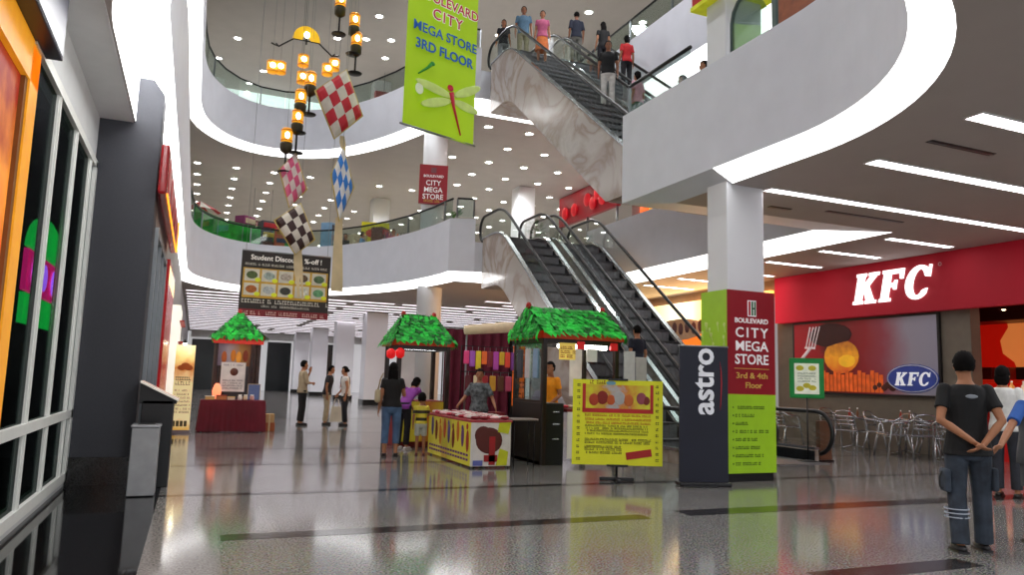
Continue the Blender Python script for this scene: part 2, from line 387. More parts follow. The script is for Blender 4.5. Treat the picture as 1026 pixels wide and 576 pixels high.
for x0, x1, y, lb in [(8.05, 9.2, 6.17, 'dark slot air vent between the first two ceiling strip lights'), (9.8, 11.6, 9.5, 'dark slot air vent beyond the longest ceiling strip light'), (8.75, 9.2, 9.72, 'small dark slot air vent beside the white column top')]:
    r = thing('air_vent', ((x0+x1)/2, y, ZC), lb, 'air vent'); L = x1-x0
    mb = MB(); mb.b2(-L/2, L/2, -.05, .05, -.006, .004); mb.build('slot', black, r)
    mb = MB(); mb.b2(-L/2-.01, L/2+.01, -.012, .012, -.012, 0); mb.build('divider', steel, r)
# ---- striped light ceiling of the far hall
VIO = E('#fdf4ff', 1.6)
rr = random.Random(3)
y = 27.2
while y < 60:
    x = -.5 if y > 31 or True else 0
    while x < 26:
        L = rr.choice((4.2, 5.4, 6.6)); x1 = min(26.5, x+L)
        ok = all(not (p[0] > x-.4 and p[0] < x1+.4 and y < p[1]+.6) for p in OUTR if p[1] > 25.5) or y > 31
        if x > 7.4 or y > 30.4:
            strip_light(x, x1-.35, y, ZC, .3+.004*(y-27), 'long white strip light of the striped ceiling over the far hall', 'strip lights of the far hall ceiling', VIO)
        x = x1
    y += 1.15 + .02*(y-27)
mb = MB(); mb.prism([(-1.29, -6), (-.92, -6), (-.92, 10.1), (-1.29, 10.1)], ZC-.012, ZC-.002, 'z'); struct('ceiling_left_lightened', mb, M('#e9e9ea', .7, var=.02))  # paler sheet under the ceiling; the cove's light is put into its colour
l = bpy.data.lights.new('added_fill_spot', 'SPOT'); l.energy = 260; l.spot_size = math.radians(75); l.spot_blend = .8; l.shadow_soft_size = .2  # added spot out of view, brightens the left wall and soffit
o = bpy.data.objects.new('added_fill_spot', l); C.objects.link(o); o.location = (2.6, 3.9, 4.3); o.rotation_euler = (Vector((-1.3, 8.4, 3.2))-Vector(o.location)).to_track_quat('-Z', 'Y').to_euler()
# ---- round downlights
def downlight(x, y, z, label, group, r=.1, first=[None]):
    if first[0] is None:
        t = thing('downlight', (x, y, z), label, 'ceiling light', group=group); first[0] = t
        mb = MB(); mb.lathe([(.15, .0), (.15, -.02), (.11, -.03), (.11, 0)], n=16, cap=False); mb.build('ring', white, t)
        mb = MB(); mb.lathe([(.001, -.012), (.112, -.012), (.112, 0)], n=16, cap=False); mb.build('lens', SPOT, t)
        return t
    return dup(first[0], None, (x, y, z), label=label, group=group)
gi = 0
for iy in range(15):
    for ix in range(-1, 12):
        X_, Y_ = 1.0+ix*1.52-.1*iy*0, 23.0+1.95*iy
        if X_ < 7.6 and Y_ < 31: continue
        if 6.6 < X_ < 8.8 and (34 < Y_ < 37): continue
        if Y_ > 51: continue
        if X_ > .42*Y_+5 or X_ < -1: continue
        t = downlight(X_, Y_, ZC+F2F, 'round downlight in the ceiling of the second floor beyond the void', 'downlights of the second floor ceiling')
        t.scale = (1.2, 1.2, 1)
for p in [(238, 38), (219, 58), (250, 83), (392, 40), (380, 16), (338, 38), (367, 39), (386, 58), (383, 82), (197, 69), (264, 71), (590, 12), (644, 22), (248, 92), (197, 38), (415, 2), (500, 35)]:
    q = onZ(*p, 15.4); downlight(q.x, q.y, 15.4, 'round downlight in the topmost ceiling over the void', 'downlights of the topmost ceiling').scale = (1.25, 1.25, 1)
# spot lamps near the ceilings, not tied to the fittings shown
def spot(x, y, z, e, size=150, soft=.25, col=(.98, .98, 1)):
    l = bpy.data.lights.new('spot_lamp', 'SPOT'); l.energy = e; l.spot_size = math.radians(size); l.spot_blend = .6; l.shadow_soft_size = soft; l.color = col
    o = bpy.data.objects.new('spot_lamp', l); C.objects.link(o); o.location = (x, y, z); return o
for x, y in ((2, 34), (7, 33), (12, 29), (16, 29), (10, 37), (3, 41), (16, 36), (20, 32), (12.5, 25), (13.5, 19), (13.5, 12), (10, 8), (-2.5, 14), (-2.5, 22)): spot(x, y, ZC+F2F-.06, 420)
for x, y in ((0, 34), (5, 33), (9, 30), (13, 24), (13, 16), (3, 24), (3, 15), (9, 16), (20, 28), (8, 24), (3, 8)): spot(x, y, 15.3, 620)
for x, y in ((5, 31.5), (6.2, 39), (5.5, 46), (12, 36), (2, 52), (5, 54), (1.5, 38), (11, 46)): spot(x, y, ZC-.06, 330)  # spots added to brighten the far columns, between the strip lights
for x, y in ((9, 3), (11, 1), (3, 1), (2, -2), (6, -3), (12, 5), (.2, 2)): spot(x, y, ZC-.06, 230)  # unseen ceiling spots near the camera
# ---- balcony railings
def railing(pts, z0, h, label, post_every=3, drape=None):
    r = thing('balcony_railing', (pts[0][0], pts[0][1], z0), label, 'railing'); ox, oy = pts[0]
    P = [(x-ox, y-oy) for x, y in pts]
    for i in range(len(P)-1):
        a, b = Vector(P[i]), Vector(P[i+1]); d = (b-a); 
        mb = MB(); mb.box(((a.x+b.x)/2, (a.y+b.y)/2, h/2), (d.length-.02, .014, h-.04), math.atan2(d.y, d.x)); mb.build('glass_panel', GLASS_G, r)
    mb = MB(); mb.tube([(x, y, h) for x, y in P], .032, 8); mb.build('handrail', blackm, r)
    for i in range(0, len(P), post_every):
        mb = MB(); mb.box((P[i][0], P[i][1], h/2), (.05, .03, h)); mb.build('post', steel, r)
    return r
def seg(i0, i1, st=2): return [(p[0]-.0, p[1]+.08) for p in INN[i0:i1:st]]
FAR0 = 47
railing([(-.53, 12), (-.53, 16), (-.53, 20), (-.53, 24)]+seg(FAR0, NFAR, 3)+[(6.98, 21.55)], ZT, .62, 'curved glass railing along the second floor balcony at the far end')
railing([(-.53, 12), (-.53, 16), (-.53, 20), (-.53, 24)]+seg(FAR0, NFAR, 3)+[(6.98, 21.55)], ZT+F2F, .72, 'curved glass railing with dark handrail along the third floor balcony')
railing([(7.02, 11.4), (7.02, 10.2), (7.02, 9.55)], ZT, .55, 'short glass railing on the white balcony beside the upper column')
railing([(11.58, 21.1), (11.58, 18.8), (11.58, 16.6), (11.58, 14.4), (11.58, 12.2)], ZT+F2F, .72, 'sloping looking glass railing on the third floor right of the upper escalators', 1)
railing([(7.06, 21.35), (7.55, 21.2)], ZT, .6, 'short glass railing panel on the second floor landing left of the escalators', 1)
railing([(7.06, 21.35), (7.55, 21.2)], ZT+F2F, .6, 'short glass railing panel on the third floor landing left of the escalators', 1)
# ------------------------------------------------------------------ escalators
SL = .757
def escalator(xc, y0, z0, rise, label, w=1.47, steps=True):
    """y0: foot of the slope, climbing towards +Y"""
    r = thing('escalator', (xc, y0, z0), label, 'escalator')
    run = rise/SL
    def N0(y): return min(rise, max(0, y*SL))
    def N(y): return sum(N0(y+d*.12) for d in range(-4, 5))/9
    ya, yb = -1.5, run+1.5
    n = 64; ys = [ya+(yb-ya)*i/n for i in range(n+1)]
    hx = w/2-.02
    stepm = M('#77777b', .5, .35, .08, 20); risem = M('#242426', .5, .4, .05)
    def strip(x0, x1, lo, hi, yy):
        mb = MB(); k = len(yy); vs = []
        for y in yy: vs += [(x0, y, lo(y)), (x1, y, lo(y)), (x1, y, hi(y)), (x0, y, hi(y))]
        fs = []
        for i in range(k-1):
            a = i*4; b = a+4
            for j in range(4): fs.append((a+j, a+(j+1) % 4, b+(j+1) % 4, b+j))
        fs += [(0, 1, 2, 3), ((k-1)*4+3, (k-1)*4+2, (k-1)*4+1, (k-1)*4)]
        return mb.add(vs, fs)
    bot = lambda y: max(N(y)-1.3, .0 if z0 < 1 else -.8) if y < run-.2 else N(y)-1.25
    if z0 < 1: bot = lambda y: max(N(y)-1.3, -.02)
    else: bot = lambda y: max(N(y)-1.35, -.2)
    for s in (-1, 1):
        x = s*hx
        strip(min(x, x-s*.1), max(x, x-s*.1), bot, lambda y: N(y)+.22, ys).build('side_cladding', MARB, r, 'veined marble side cladding')
        strip(x-.09 if s > 0 else x-.03, x+.03 if s > 0 else x+.09, lambda y: N(y)+.22, lambda y: N(y)+.27, ys).build('deck_cap', chrome, r)
        gx = x-s*.05
        # glass with rounded ends
        top = [(y, N(y)+.9) for y in ys]
        arc0 = [(ya-.36*math.sin(q), N(ya)+.54+.36*math.cos(q)) for q in [PI*i/10 for i in range(1, 10)]]
        arc1 = [(yb+.36*math.sin(q), N(yb)+.54+.36*math.cos(q)) for q in [PI*i/10 for i in range(1, 10)]]
        poly_top = arc0[::-1]+top+arc1
        mb = MB(); vs = []; fs = []
        for y, z in poly_top:
            lo = N(min(max(y, ya), yb))+.18 if ya <= y <= yb else z
            if y < ya: lo = N(ya)+.54-(z-(N(ya)+.54)) if z > N(ya)+.54 else None
            vs.append((y, z, lo))
        # body
        body = [(y, N(y)+.9, N(y)+.18) for y in ys]
        V = []; FF = []
        for y, a, b in body: V += [(gx, y, b), (gx, y, a)]
        for i in range(len(body)-1): FF.append((2*i, 2*i+2, 2*i+3, 2*i+1))
        mb.add(V, FF)
        e0 = [(gx, y, z) for y, z in [(ya, N(ya)+.9)]+arc0+[(ya, N(ya)+.18)]]; e1 = [(gx, y, z) for y, z in [(yb, N(yb)+.9)]+arc1+[(yb, N(yb)+.18)]]
        mb.add(e0, [tuple(range(len(e0)))]); mb.add(e1, [tuple(range(len(e1)))])
        mb.build('balustrade_glass', GLASS_G, r)
        path = [(gx, ya-.4*math.sin(q), N(ya)+.54+.4*math.cos(q)) for q in [PI*i/12 for i in range(11, 0, -1)]]
        path += [(gx, y, N(y)+.94) for y in ys]
        path += [(gx, yb+.4*math.sin(q), N(yb)+.54+.4*math.cos(q)) for q in [PI*i/12 for i in range(1, 12)]]
        MB().tube(path, .042, 8).build('handrail', black, r)
        mb = MB(); strip(x-s*.10-.015, x-s*.10+.015, lambda y: N(y)-.1, lambda y: N(y)+.2, ys).build('skirt_panel', M('#3a3c3e', .3, .8), r)
    strip(-hx+.1, hx-.1, lambda y: bot(y)-.01, lambda y: bot(y)+.03, [y for y in ys]).build('soffit', MARB if z0 > 1 else M('#8e8a86', .6), r)
    sw = hx-.13; td = .4; k = int(run/td)+1
    for i in range(k):
        y = i*td; z = N0(y+td*.98)
        mb = MB(); mb.b2(-sw, sw, y, y+td, z-.06, z); mb.b2(-sw, sw, y, y+.03, z-.36, z-.01)
        for g in range(10): gxx = -sw+.06+g*(2*sw-.12)/9; mb.b2(gxx-.02, gxx+.02, y-.006, y+.002, z-.3, z-.03)
        o = mb.build('step', stepm if True else risem, r)
    mb = MB(); mb.b2(-sw, sw, ya-.4, 0, -.04, .012); mb.build('comb_plate', steel, r)
    mb = MB(); mb.b2(-sw, sw, run, yb+.4, rise-.05, rise+.012); mb.build('comb_plate', steel, r)
    return r
YE = 12.5; YE2 = 12.15
XA, XB = 8.565, 10.295
escalator(XA, YE, 0, L2, 'left lower escalator with marble side climbing from the stalls to the second floor')
escalator(XB, YE, 0, L2, 'right lower escalator ending beside the tall red and green column sign')
escalator(XA, YE2, L2, F2F, 'left upper escalator with marble side carrying the man in black tee down')
escalator(XB, YE2, L2, F2F, 'right upper escalator carrying the woman in red top towards the third floor')
# ------------------------------------------------------------------ left shop front
alu = M('#dfe0da', .45, 0, .03)
mb = MB(); mb.b2(-1.45, -1.29, 6.2, 10.1, 3.82, 4.45); mb.b2(-1.45, -1.29, -6, 4.6, 0, 4.45); mb.b2(-1.5, -1.28, 4.6, 10.1, 0, .06)
struct('wall_left', mb, M('#c9cbca', .6, var=.03))
mb = MB(); mb.bbox((-.95, 10.35, 2.49), (.70, .5, 4.98), .01); struct('wall_pillar', mb, M('#33343a', .7, var=.08, scale=40))
mb = MB(); mb.b2(-1.28, -.59, 10.07, 10.6, 0, .32); struct('baseboard_pillar', mb, darkstone('#191919', '#2c2b2b', .15))
w = thing('shop_window', (-1.29, 8.2, 0), 'tall aluminium framed shop window with dark panes on the left edge', 'window')
mb = MB()
for y in (-.7, .35, 1.45): mb.b2(-.05, .01, y-.055, y+.055, .06, 3.82); mb.b2(-.03, .025, y-.02, y+.02, .06, 3.82)
mb.b2(-.05, .03, -1.9, 1.9, .78, .87); mb.b2(-.05, .03, -1.9, 1.9, .06, .16); mb.b2(-.05, .03, -1.9, 1.9, 3.74, 3.83); mb.b2(-.05, .03, 1.78, 1.9, .06, 3.82)
mb.build('window_frame', alu, w)
for a, b in ((-1.9, -.755), (-.645, .295), (.405, 1.395), (1.505, 1.8)):
    for z0, z1 in ((.16, .78), (.87, 3.74)):
        mb = MB(); mb.b2(-.02, -.01, a, b, z0, z1); mb.build('pane', GLASS_D, w)
mb = MB(); mb.b2(-4, -3.9, 2, 10, 0, 4.4); mb.b2(-4, -1.3, 10.0, 10.1, 0, 4.4); mb.b2(-4, -1.3, 2, 10, -.05, 0); mb.b2(-4, -1.3, 2, 10, 4.35, 4.4); struct('wall_shop_interior', mb, M('#1c1b1c', .7))
# neon sign behind the window
ns = thing('neon_sign', (-1.40, 8.3, 1.72), 'glowing green and pink neon sign behind the left window panes', 'neon sign')
GRN = E('#10d050', 2.2); PNK = E('#f01878', 2.6); VIOL = E('#b060ff', 5)
mb = MB(); mb.prism([(-.85*math.cos(PI*i/16), .66+.36*math.sin(PI*i/16)) for i in range(17)], -.02, .02, 'x'); mb.build('arch', GRN, ns, 'green glowing arch')
mb = MB(); mb.b2(-.02, .02, -.85, .85, .28, .64); mb.build('panel', PNK, ns, 'pink glowing middle panel')
mb = MB(); mb.b2(-.02, .02, -.85, .85, .0, .26); mb.build('panel', GRN, ns, 'green glowing lower panel')
for y in (-.55, -.1, .4):
    mb = MB(); mb.ell((.03, y, .46), (.015, .13, .13)); mb.build('glow_letter', VIOL, ns)
# orange door surround
d = thing('orange_door_surround', (-1.29, 5.6, 0), 'orange framed shop doorway with glowing red interior at the left frame edge', 'doorway')
mb = MB(); mb.b2(-.06, .015, .68, .96, 0, 3.72); mb.b2(-.06, .015, -.9, .96, 3.45, 3.9); mb.b2(-.06, .015, -1.0, -.76, 0, 3.9); mb.build('frame', M('#e0951c', .45, emit=.35), d)
mb = MB(); mb.b2(-.05, .0, .60, .68, 0, 3.45); mb.build('inner_jamb', M('#7b4a18', .5), d)
mb = MB(); mb.b2(-.05, -.03, -.76, .6, 0, 3.45); mb.build('glowing_panel', gradient([(0, '#7a1206'), (.5, '#c03a10'), (.8, '#e08a30'), (1, '#8a2008')], 'Z', 0, 3.3, .5, .5, 2), d)
s = thing('shop_fascia_box', (-1.29, 6.0, 3.72), 'dark navy overhanging sign box above the orange doorway', 'sign')
mb = MB(); mb.bbox((.075, -.3, .36), (.14, 1.9, .64), .01); mb.build('box', M('#14142c', .4), s)
mb = MB(); mb.b2(.145, .15, -1.2, .6, .06, .64); mb.build('face', M('#23234a', .3), s)
# wall beyond the pillar
mb = MB(); mb.b2(-1.2, -.62, 10.6, 62, 0, 4.45); struct('wall_left_far', mb, M('#8f8d8c', .6))
dr = thing('glass_shop_door', (-.6, 12.3, 0), 'dark glass shop door in steel frame beyond the black pillar', 'door')
mb = MB()
for y in (-1.6, -.55, .5, 1.6): mb.b2(-.02, .04, y-.035, y+.035, 0, 3.2)
mb.b2(-.02, .04, -1.6, 1.6, 3.1, 3.2); mb.b2(-.02, .04, -1.6, 1.6, 0, .08); mb.build('frame', steel, dr)
for a, b in ((-1.56, -.59), (-.51, .46), (.54, 1.56)):
    mb = MB(); mb.b2(-.01, 0, a, b, .08, 3.1); mb.build('pane', M('#08090a', .12, spec=.2), dr)
rs = thing('red_shop_sign', (-.6, 12.3, 3.45), 'red lit box sign with gold edge above the dark glass door', 'sign')
mb = MB(); mb.bbox((.08, 0, .33), (.1, 5.0, .62), .03); mb.build('box', M('#7a0a10', .25, emit=.1), rs)
for k in range(5):
    mb = MB(); mb.ell((.13, -2+k*1.0, .33), (.02, .36, .24)); mb.build('emblem', M('#a01216', .3, emit=.2), rs)
mb = MB(); mb.b2(.03, .16, 2.5, 2.54, .05, .6); mb.b2(.13, .145, -2.4, 2.4, .02, .05); mb.build('gold_edge', E('#ff9a20', 1.5), rs)
rp = thing('red_wall_panel', (-.6, 16.2, 0), 'tall glossy red wall panel between glass door and lit poster banner', 'wall panel')
mb = MB(); mb.b2(-.02, .07, -1.8, 1.5, 0, 3.3); mb.build('panel', M('#b01016', .25, emit=.15), rp)
mb = MB(); mb.b2(.07, .075, -1.7, 1.4, 2.9, 3.2); mb.build('glow_band', E('#ffd9a0', 1.2), rp)
ls = thing('lit_display_shelf', (-.6, 20.6, 0), 'white lit wall shelf with small colourful goods behind the poster banner', 'shelf')
mb = MB(); mb.b2(-.02, .2, -1.2, 1.2, 0, 2.9); mb.build('back', M('#f0ece0', .5, emit=.6), ls)
for k in range(5):
    mb = MB(); mb.b2(.2, .3, -1.2, 1.2, .5+.5*k, .54+.5*k); mb.build('shelf_board', M('#c03020', .4), ls)
# bin and menu stand
b = thing('litter_bin', (-.43, 9.2, 0), 'brushed steel square litter bin on the black floor by the dark pillar', 'bin')
mb = MB(); mb.bbox((0, 0, .37), (.27, .3, .72), .01); mb.build('body', M('#9a9c9e', .45, .15), b)
mb = MB(); mb.bbox((0, 0, .745), (.29, .32, .03), .008); mb.build('rim', M('#a9abad', .3, .8), b)
mb = MB(); mb.bbox((0, -.02, .76), (.17, .19, .012), .003); mb.build('opening', black, b)
ms = thing('menu_stand', (-.36, 9.75, 0), 'black menu stand with slanted printed top behind the steel bin', 'menu stand')
mb = MB(); mb.bbox((0, .25, .5), (.34, .5, 1.0), .01); mb.build('body', black, ms)
mb = MB(); mb.prism([(-.2, 1.2), (.22, .99), (.22, 1.01), (-.2, 1.22)], -.05, .55, 'y'); mb.build('menu_board', gradient([(0, '#efe9dc'), (.4, '#d8c9b8'), (.55, '#b03828'), (.7, '#e8e2d2'), (1, '#cf8a4a')], 'Y', -.1, .6, .1, .5, 8), ms)
mb = MB(); mb.prism([(-.2, .96), (.2, .96), (.2, 1.0), (-.2, 1.19)], 0, .5, 'y'); mb.build('wedge', black, ms)
# lit roll-up poster
pb = thing('poster_banner', (-.2, 18.15, 0), 'tall cream food poster banner lit by a clip lamp at the left kiosk', 'poster', rz=math.radians(-6))
mb = MB(); mb.b2(-.2, .2, -.01, .01, .06, 1.92); mb.build('sheet', gradient([(0, '#d9a94e'), (.12, '#e8d9a6'), (.55, '#e9d8a0'), (.72, '#c97b35'), (.85, '#f2d98a'), (1, '#fff0c0')], 'Z', .06, 1.92, .38, .25, 5), pb)
mb = MB()
for z in (.45, .52, .6, .68, .76, .84, .92): glyphs(mb, -.16, .16, z, .04, -.014)
for z in (1.08, 1.18): glyphs(mb, -.16, .16, z, .08, -.014)
mb.build('print', M('#7a6a48', .6), pb)
mb = MB()
for k in range(3): mb.ell((-.05+.07*k, -.014, 1.42+.05*(k % 2)), (.09, .004, .06))
mb.build('food_picture', M('#9a4a18', .5, emit=.15), pb)
mb = MB()
for k in range(4): mb.b2(-.16+.08*k, -.1+.08*k, -.016, -.012, .14, .26)
mb.build('thumbnail_row', M('#5b5436', .6), pb)
mb = MB(); mb.b2(-.22, .22, -.08, .08, 0, .06); mb.build('base', steel, pb)
mb = MB(); mb.tube([(0, .02, 1.92), (0, -.02, 2.02), (0, -.2, 2.0)], .012); mb.lathe([(.02, .05), (.05, -.03)], (0, -.22, 1.98), 12); mb.build('clip_lamp', black, pb)
mb = MB(); mb.ell((0, -.22, 1.94), (.04, .04, .03)); mb.build('bulb', E('#fff2c8', 40), pb)
# ------------------------------------------------------------------ kiosks
THG = [M('#0f9a2a', .7, var=.35, scale=5, emit=.04), M('#1cc43a', .7, var=.3, scale=5, emit=.06), M('#0a6a1c', .7, var=.3, scale=5)]  # weak emission brightens the leaves; the thatch is no light source
WOOD = M('#3a1d12', .4, var=.25, scale=9); DWOOD = M('#20100c', .35, var=.25, scale=9); EAVE = M('#c03a18', .5, emit=.1)
def kiosk(loc, label, w, d, ridge, along='x', eave=2.15, top=2.78, wood=DWOOD):
    r = thing('kiosk', loc, label, 'kiosk'); W, D = w/2, d/2; 
    for sx in (-1, 1):
        for sy in (-1, 1):
            mb = MB(); mb.bbox((sx*(W-.1), sy*(D-.1), eave/2), (.085, .085, eave), .012); mb.build('post', wood, r)
    mb = MB()
    for sy in (-1, 1): mb.b2(-W+.06, W-.06, sy*(D-.1)-.03, sy*(D-.1)+.03, eave-.1, eave)
    for sx in (-1, 1): mb.b2(sx*(W-.1)-.03, sx*(W-.1)+.03, -D+.06, D-.06, eave-.1, eave)
    mb.build('top_beam', wood, r)
    mb = MB()
    mb.b2(-W, W, -D, -D+.03, eave-.02, eave+.1); mb.b2(-W, W, D-.03, D, eave-.02, eave+.1); mb.b2(-W, -W+.03, -D, D, eave-.02, eave+.1); mb.b2(W-.03, W, -D, D, eave-.02, eave+.1)
    mb.build('eave_board', EAVE, r, 'orange red eave board')
    mb = MB(); mb.b2(-W+.03, W-.03, -D+.03, D-.03, eave-.0, eave+.02); mb.build('roof_soffit', M('#5b3a28', .6), r)
    # hip roof
    R = ridge/2; O = .0
    rp = [(-R, 0), (R, 0)] if along == 'x' else [(0, -R), (0, R)]
    cs = [(-W-O, -D-O), (W+O, -D-O), (W+O, D+O), (-W-O, D+O)]; z0 = eave+.06; z1 = top
    def P(p, z): return Vector((p[0], p[1], z))
    if along == 'x': F = [[P(cs[0], z0), P(cs[1], z0), P(rp[1], z1), P(rp[0], z1)], [P(cs[1], z0), P(cs[2], z0), P(rp[1], z1), P(rp[1], z1)], [P(cs[2], z0), P(cs[3], z0), P(rp[0], z1), P(rp[1], z1)], [P(cs[3], z0), P(cs[0], z0), P(rp[0], z1), P(rp[0], z1)]]
    else: F = [[P(cs[0], z0), P(cs[1], z0), P(rp[0], z1), P(rp[0], z1)], [P(cs[1], z0), P(cs[2], z0), P(rp[1], z1), P(rp[0], z1)], [P(cs[2], z0), P(cs[3], z0), P(rp[1], z1), P(rp[1], z1)], [P(cs[3], z0), P(cs[0], z0), P(rp[0], z1), P(rp[1], z1)]]
    base = MB()
    for f in F: base.quad(*[tuple(p) for p in f])
    base.build('roof_deck', THG[2], r)
    R2 = random.Random(len(label)); tufts = [MB(), MB(), MB()]
    for f in F:
        rows = 9
        for i in range(rows):
            t = i/rows; a = f[0].lerp(f[3], t); b2_ = f[1].lerp(f[2], t); L = (b2_-a).length
            if L < .05: continue
            dn = (f[0]-f[3]+f[1]-f[2]).normalized(); nx = (b2_-a).normalized(); nr = nx.cross(dn).normalized()
            if nr.z < 0: nr = -nr
            n = max(2, int(L/.075))
            for k in range(n):
                c = a.lerp(b2_, (k+R2.uniform(.1, .9))/n); l = R2.uniform(.1, .17); wd = R2.uniform(.03, .05)
                tip = c+dn*l+nr*R2.uniform(.015, .06)+nx*R2.uniform(-.06, .06); up = c-dn*.06+nr*.03; mid = c+dn*l*.4+nr*R2.uniform(.04, .07)
                tufts[R2.choice((0, 1, 1, 2, 0))].add([up-nx*wd, up+nx*wd, mid+nx*wd*1.2, mid-nx*wd*1.2, tip], [(0, 1, 2, 3), (3, 2, 4)])
    for q in range(3): tufts[q].build('thatch', THG[q], r)
    # ridge tuft
    mb = MB()
    for k in range(60):
        c = P(rp[0], z1).lerp(P(rp[1], z1), R2.random()); v = Vector((R2.uniform(-.1, .1), R2.uniform(-.1, .1), R2.uniform(.0, .05)))
        s = Vector((R2.uniform(-.04, .04), R2.uniform(-.04, .04), 0)); mb.add([c-s, c+s, c+v*1.3+Vector((0, 0, -.03))], [(0, 1, 2)])
    mb.build('thatch', THG[1], r)
    for e in rp:
        mb = MB(); mb.ell((e[0], e[1], top+.02), (.05, .05, .07), 10, 8); mb.build('ridge_knob', M('#b82018', .5), r, 'red ridge knob')
    return r
k1 = kiosk((.93, 19.4, 0), 'small kiosk with peaked green thatched roof behind the maroon table', 1.14, 1.14, .36, 'y', 2.12, 2.78, WOOD)
for sx in (-1, 1):
    for q in (.1, .18):
        mb = MB(); mb.bbox((sx*(.57-.1-q), -.5, 1.06), (.06, .06, 2.1), .01); mb.build('slat_post', WOOD, k1)
mb = MB(); mb.b2(-.46, .46, .4, .44, .1, 2.1); mb.build('back_panel', M('#54505a', .5), k1)
mb = MB(); mb.tube([(.2, -.5, 2.05), (.2, -.5, 1.98)], .01); mb.build('lamp_holder', black, k1)
mb = MB(); mb.ell((.22, -.5, 1.93), (.05, .05, .06)); mb.build('bulb', E('#fff0d0', 40), k1)
mb = MB(); mb.b2(-.56, .56, -.60, -.575, 2.02, 2.1); mb.build('red_trim', M('#d03020', .4, emit=.3), k1)
po = thing('poster_sheet', (.85, 18.78, .9), 'white poster with round drawing hanging in the left kiosk', 'poster')
mb = MB(); mb.b2(-.27, .27, -.006, .006, 0, .68); mb.build('sheet', M('#d6cfc9', .5, emit=.12), po)
mb = MB(); mb.lathe([(.001, 0), (.09, 0), (.09, .004), (.001, .004)], n=20, cap=False); o = mb.build('drawing', M('#6b4036', .6), po); o.rotation_euler = (PI/2, 0, 0); o.location = (.02, -.008, .46)
mb = MB()
for z in (.08, .14, .2, .26, .62): glyphs(mb, -.22, .22, z, .035, -.009)
mb.build('print', M('#70606a', .6), po)
po2 = thing('food_poster', (.85, 18.85, 1.5), 'lit food poster with amber bottles hung above the white poster in the left kiosk', 'poster')
mb = MB(); mb.b2(-.36, .36, -.006, .006, 0, .52); mb.build('sheet', gradient([(0, '#5a4a60'), (.35, '#a89aa4'), (.7, '#a87838'), (1, '#6a3418')], 'X', -.4, .4, .08, .3, 5), po2)
for k, x in enumerate((-.22, -.02, .1, .25)):
    mb = MB(); mb.ell((x, -.01, .2+.04*(k % 2)), (.06, .01, .14)); mb.build('picture', M(['#a05020', '#c07018', '#d89030', '#7a3018'][k], .5, emit=.2), po2)
# maroon table
def table_cloth(loc, w, d, h, label, m, name='cloth_table'):
    t = thing(name, loc, label, 'table')
    mb = MB(); n = 60; per = []
    for i in range(n+1): per.append((-w/2+w*i/n, -d/2))
    for i in range(1, 13): per.append((w/2, -d/2+d*i/12))
    for i in range(1, n+1): per.append((w/2-w*i/n, d/2))
    for i in range(1, 12): per.append((-w/2, d/2-d*i/12))
    vs = []; k = len(per)
    for j, z in enumerate((h, h*.7, h*.35, .02)):
        for i, (x, y) in enumerate(per):
            q = 1+.014*j*math.sin(i*1.3)+.008*j*math.sin(i*.57); vs.append((x*(1+.01*j)*q, y*(1+.02*j)*q, z))
    fs = [tuple(range(k))]
    for j in range(3):
        for i in range(k): fs.append((j*k+i, j*k+(i+1) % k, (j+1)*k+(i+1) % k, (j+1)*k+i))
    mb.add(vs, fs); mb.build('tablecloth', m, t)
    for sx in (-1, 1):
        for sy in (-1, 1):
            mb = MB(); mb.tube([(sx*(w/2-.06), sy*(d/2-.06), 0), (sx*(w/2-.06), sy*(d/2-.06), h-.03)], .015); mb.build('leg', steel, t)
    return t
table_cloth((.88, 18.5, 0), 1.4, .52, .72, 'table draped in a maroon cloth in front of the left kiosk', M('#6a1024', .7, var=.2, scale=3))
bxm = [M('#d9b26a', .5), M('#c9804a', .5), M('#e8d8c0', .5), M('#b03a28', .5)]
for k, (x, hh, ww) in enumerate([(.38, .07, .2), (.62, .09, .22), (.83, .06, .16)]):
    t = thing('snack_box', (x, 18.42, .722), ['flat tan snack box at the left end of the maroon table', 'orange brown snack box second from the left on the maroon table', 'small cream snack box in the middle of the maroon table'][k], 'box')
    mb = MB(); mb.bbox((0, 0, hh/2), (ww, .16, hh), .006); mb.build('carton', bxm[k], t); mb = MB(); mb.bbox((0, 0, hh+.006), (ww+.008, .168, .02), .004); mb.build('lid', bxm[(k+2) % 4], t)
for k, x in enumerate((1.02, 1.14, 1.28)):
    t = thing('snack_jar', (x, 18.4, .722), ['white lidded jar, leftmost of three on the maroon table', 'cream lidded jar, middle of three on the maroon table', 'pinkish lidded jar at the right end of the maroon table'][k], 'jar')
    mb = MB(); mb.lathe([(.045, 0), (.05, .02), (.05, .08), (.035, .1)], n=14); mb.build('jar', M(['#e8e2da', '#e0cfa8', '#d8a8a0'][k], .3), t)
    mb = MB(); mb.lathe([(.04, .1), (.04, .125)], n=14); mb.build('lid', white, t)
t = thing('price_board', (1.33, 18.62, .722), 'small blue grey board in a frame leaning on the maroon table', 'board')
mb = MB(); mb.b2(-.13, .13, -.01, .01, 0, .36); mb.build('board', M('#5a6c9a', .5, emit=.08), t); mb = MB()
for a in (-.135, .135): mb.b2(a-.008, a+.008, -.015, .015, 0, .37)
mb.b2(-.14, .14, -.015, .015, .355, .372); mb.build('frame', M('#bfae90', .5), t)
t = thing('pink_lantern', (.52, 18.7, .73), 'pinkish glowing paper lantern left of the white poster', 'lantern')
mb = MB(); mb.lathe([(.03, 0), (.09, .08), (.1, .2), (.06, .32), (.03, .36)], n=14); mb.build('shade', E('#ff8a60', 1.0), t); mb = MB(); mb.lathe([(.035, .36), (.035, .39)], n=10); mb.build('cap', WOOD, t)
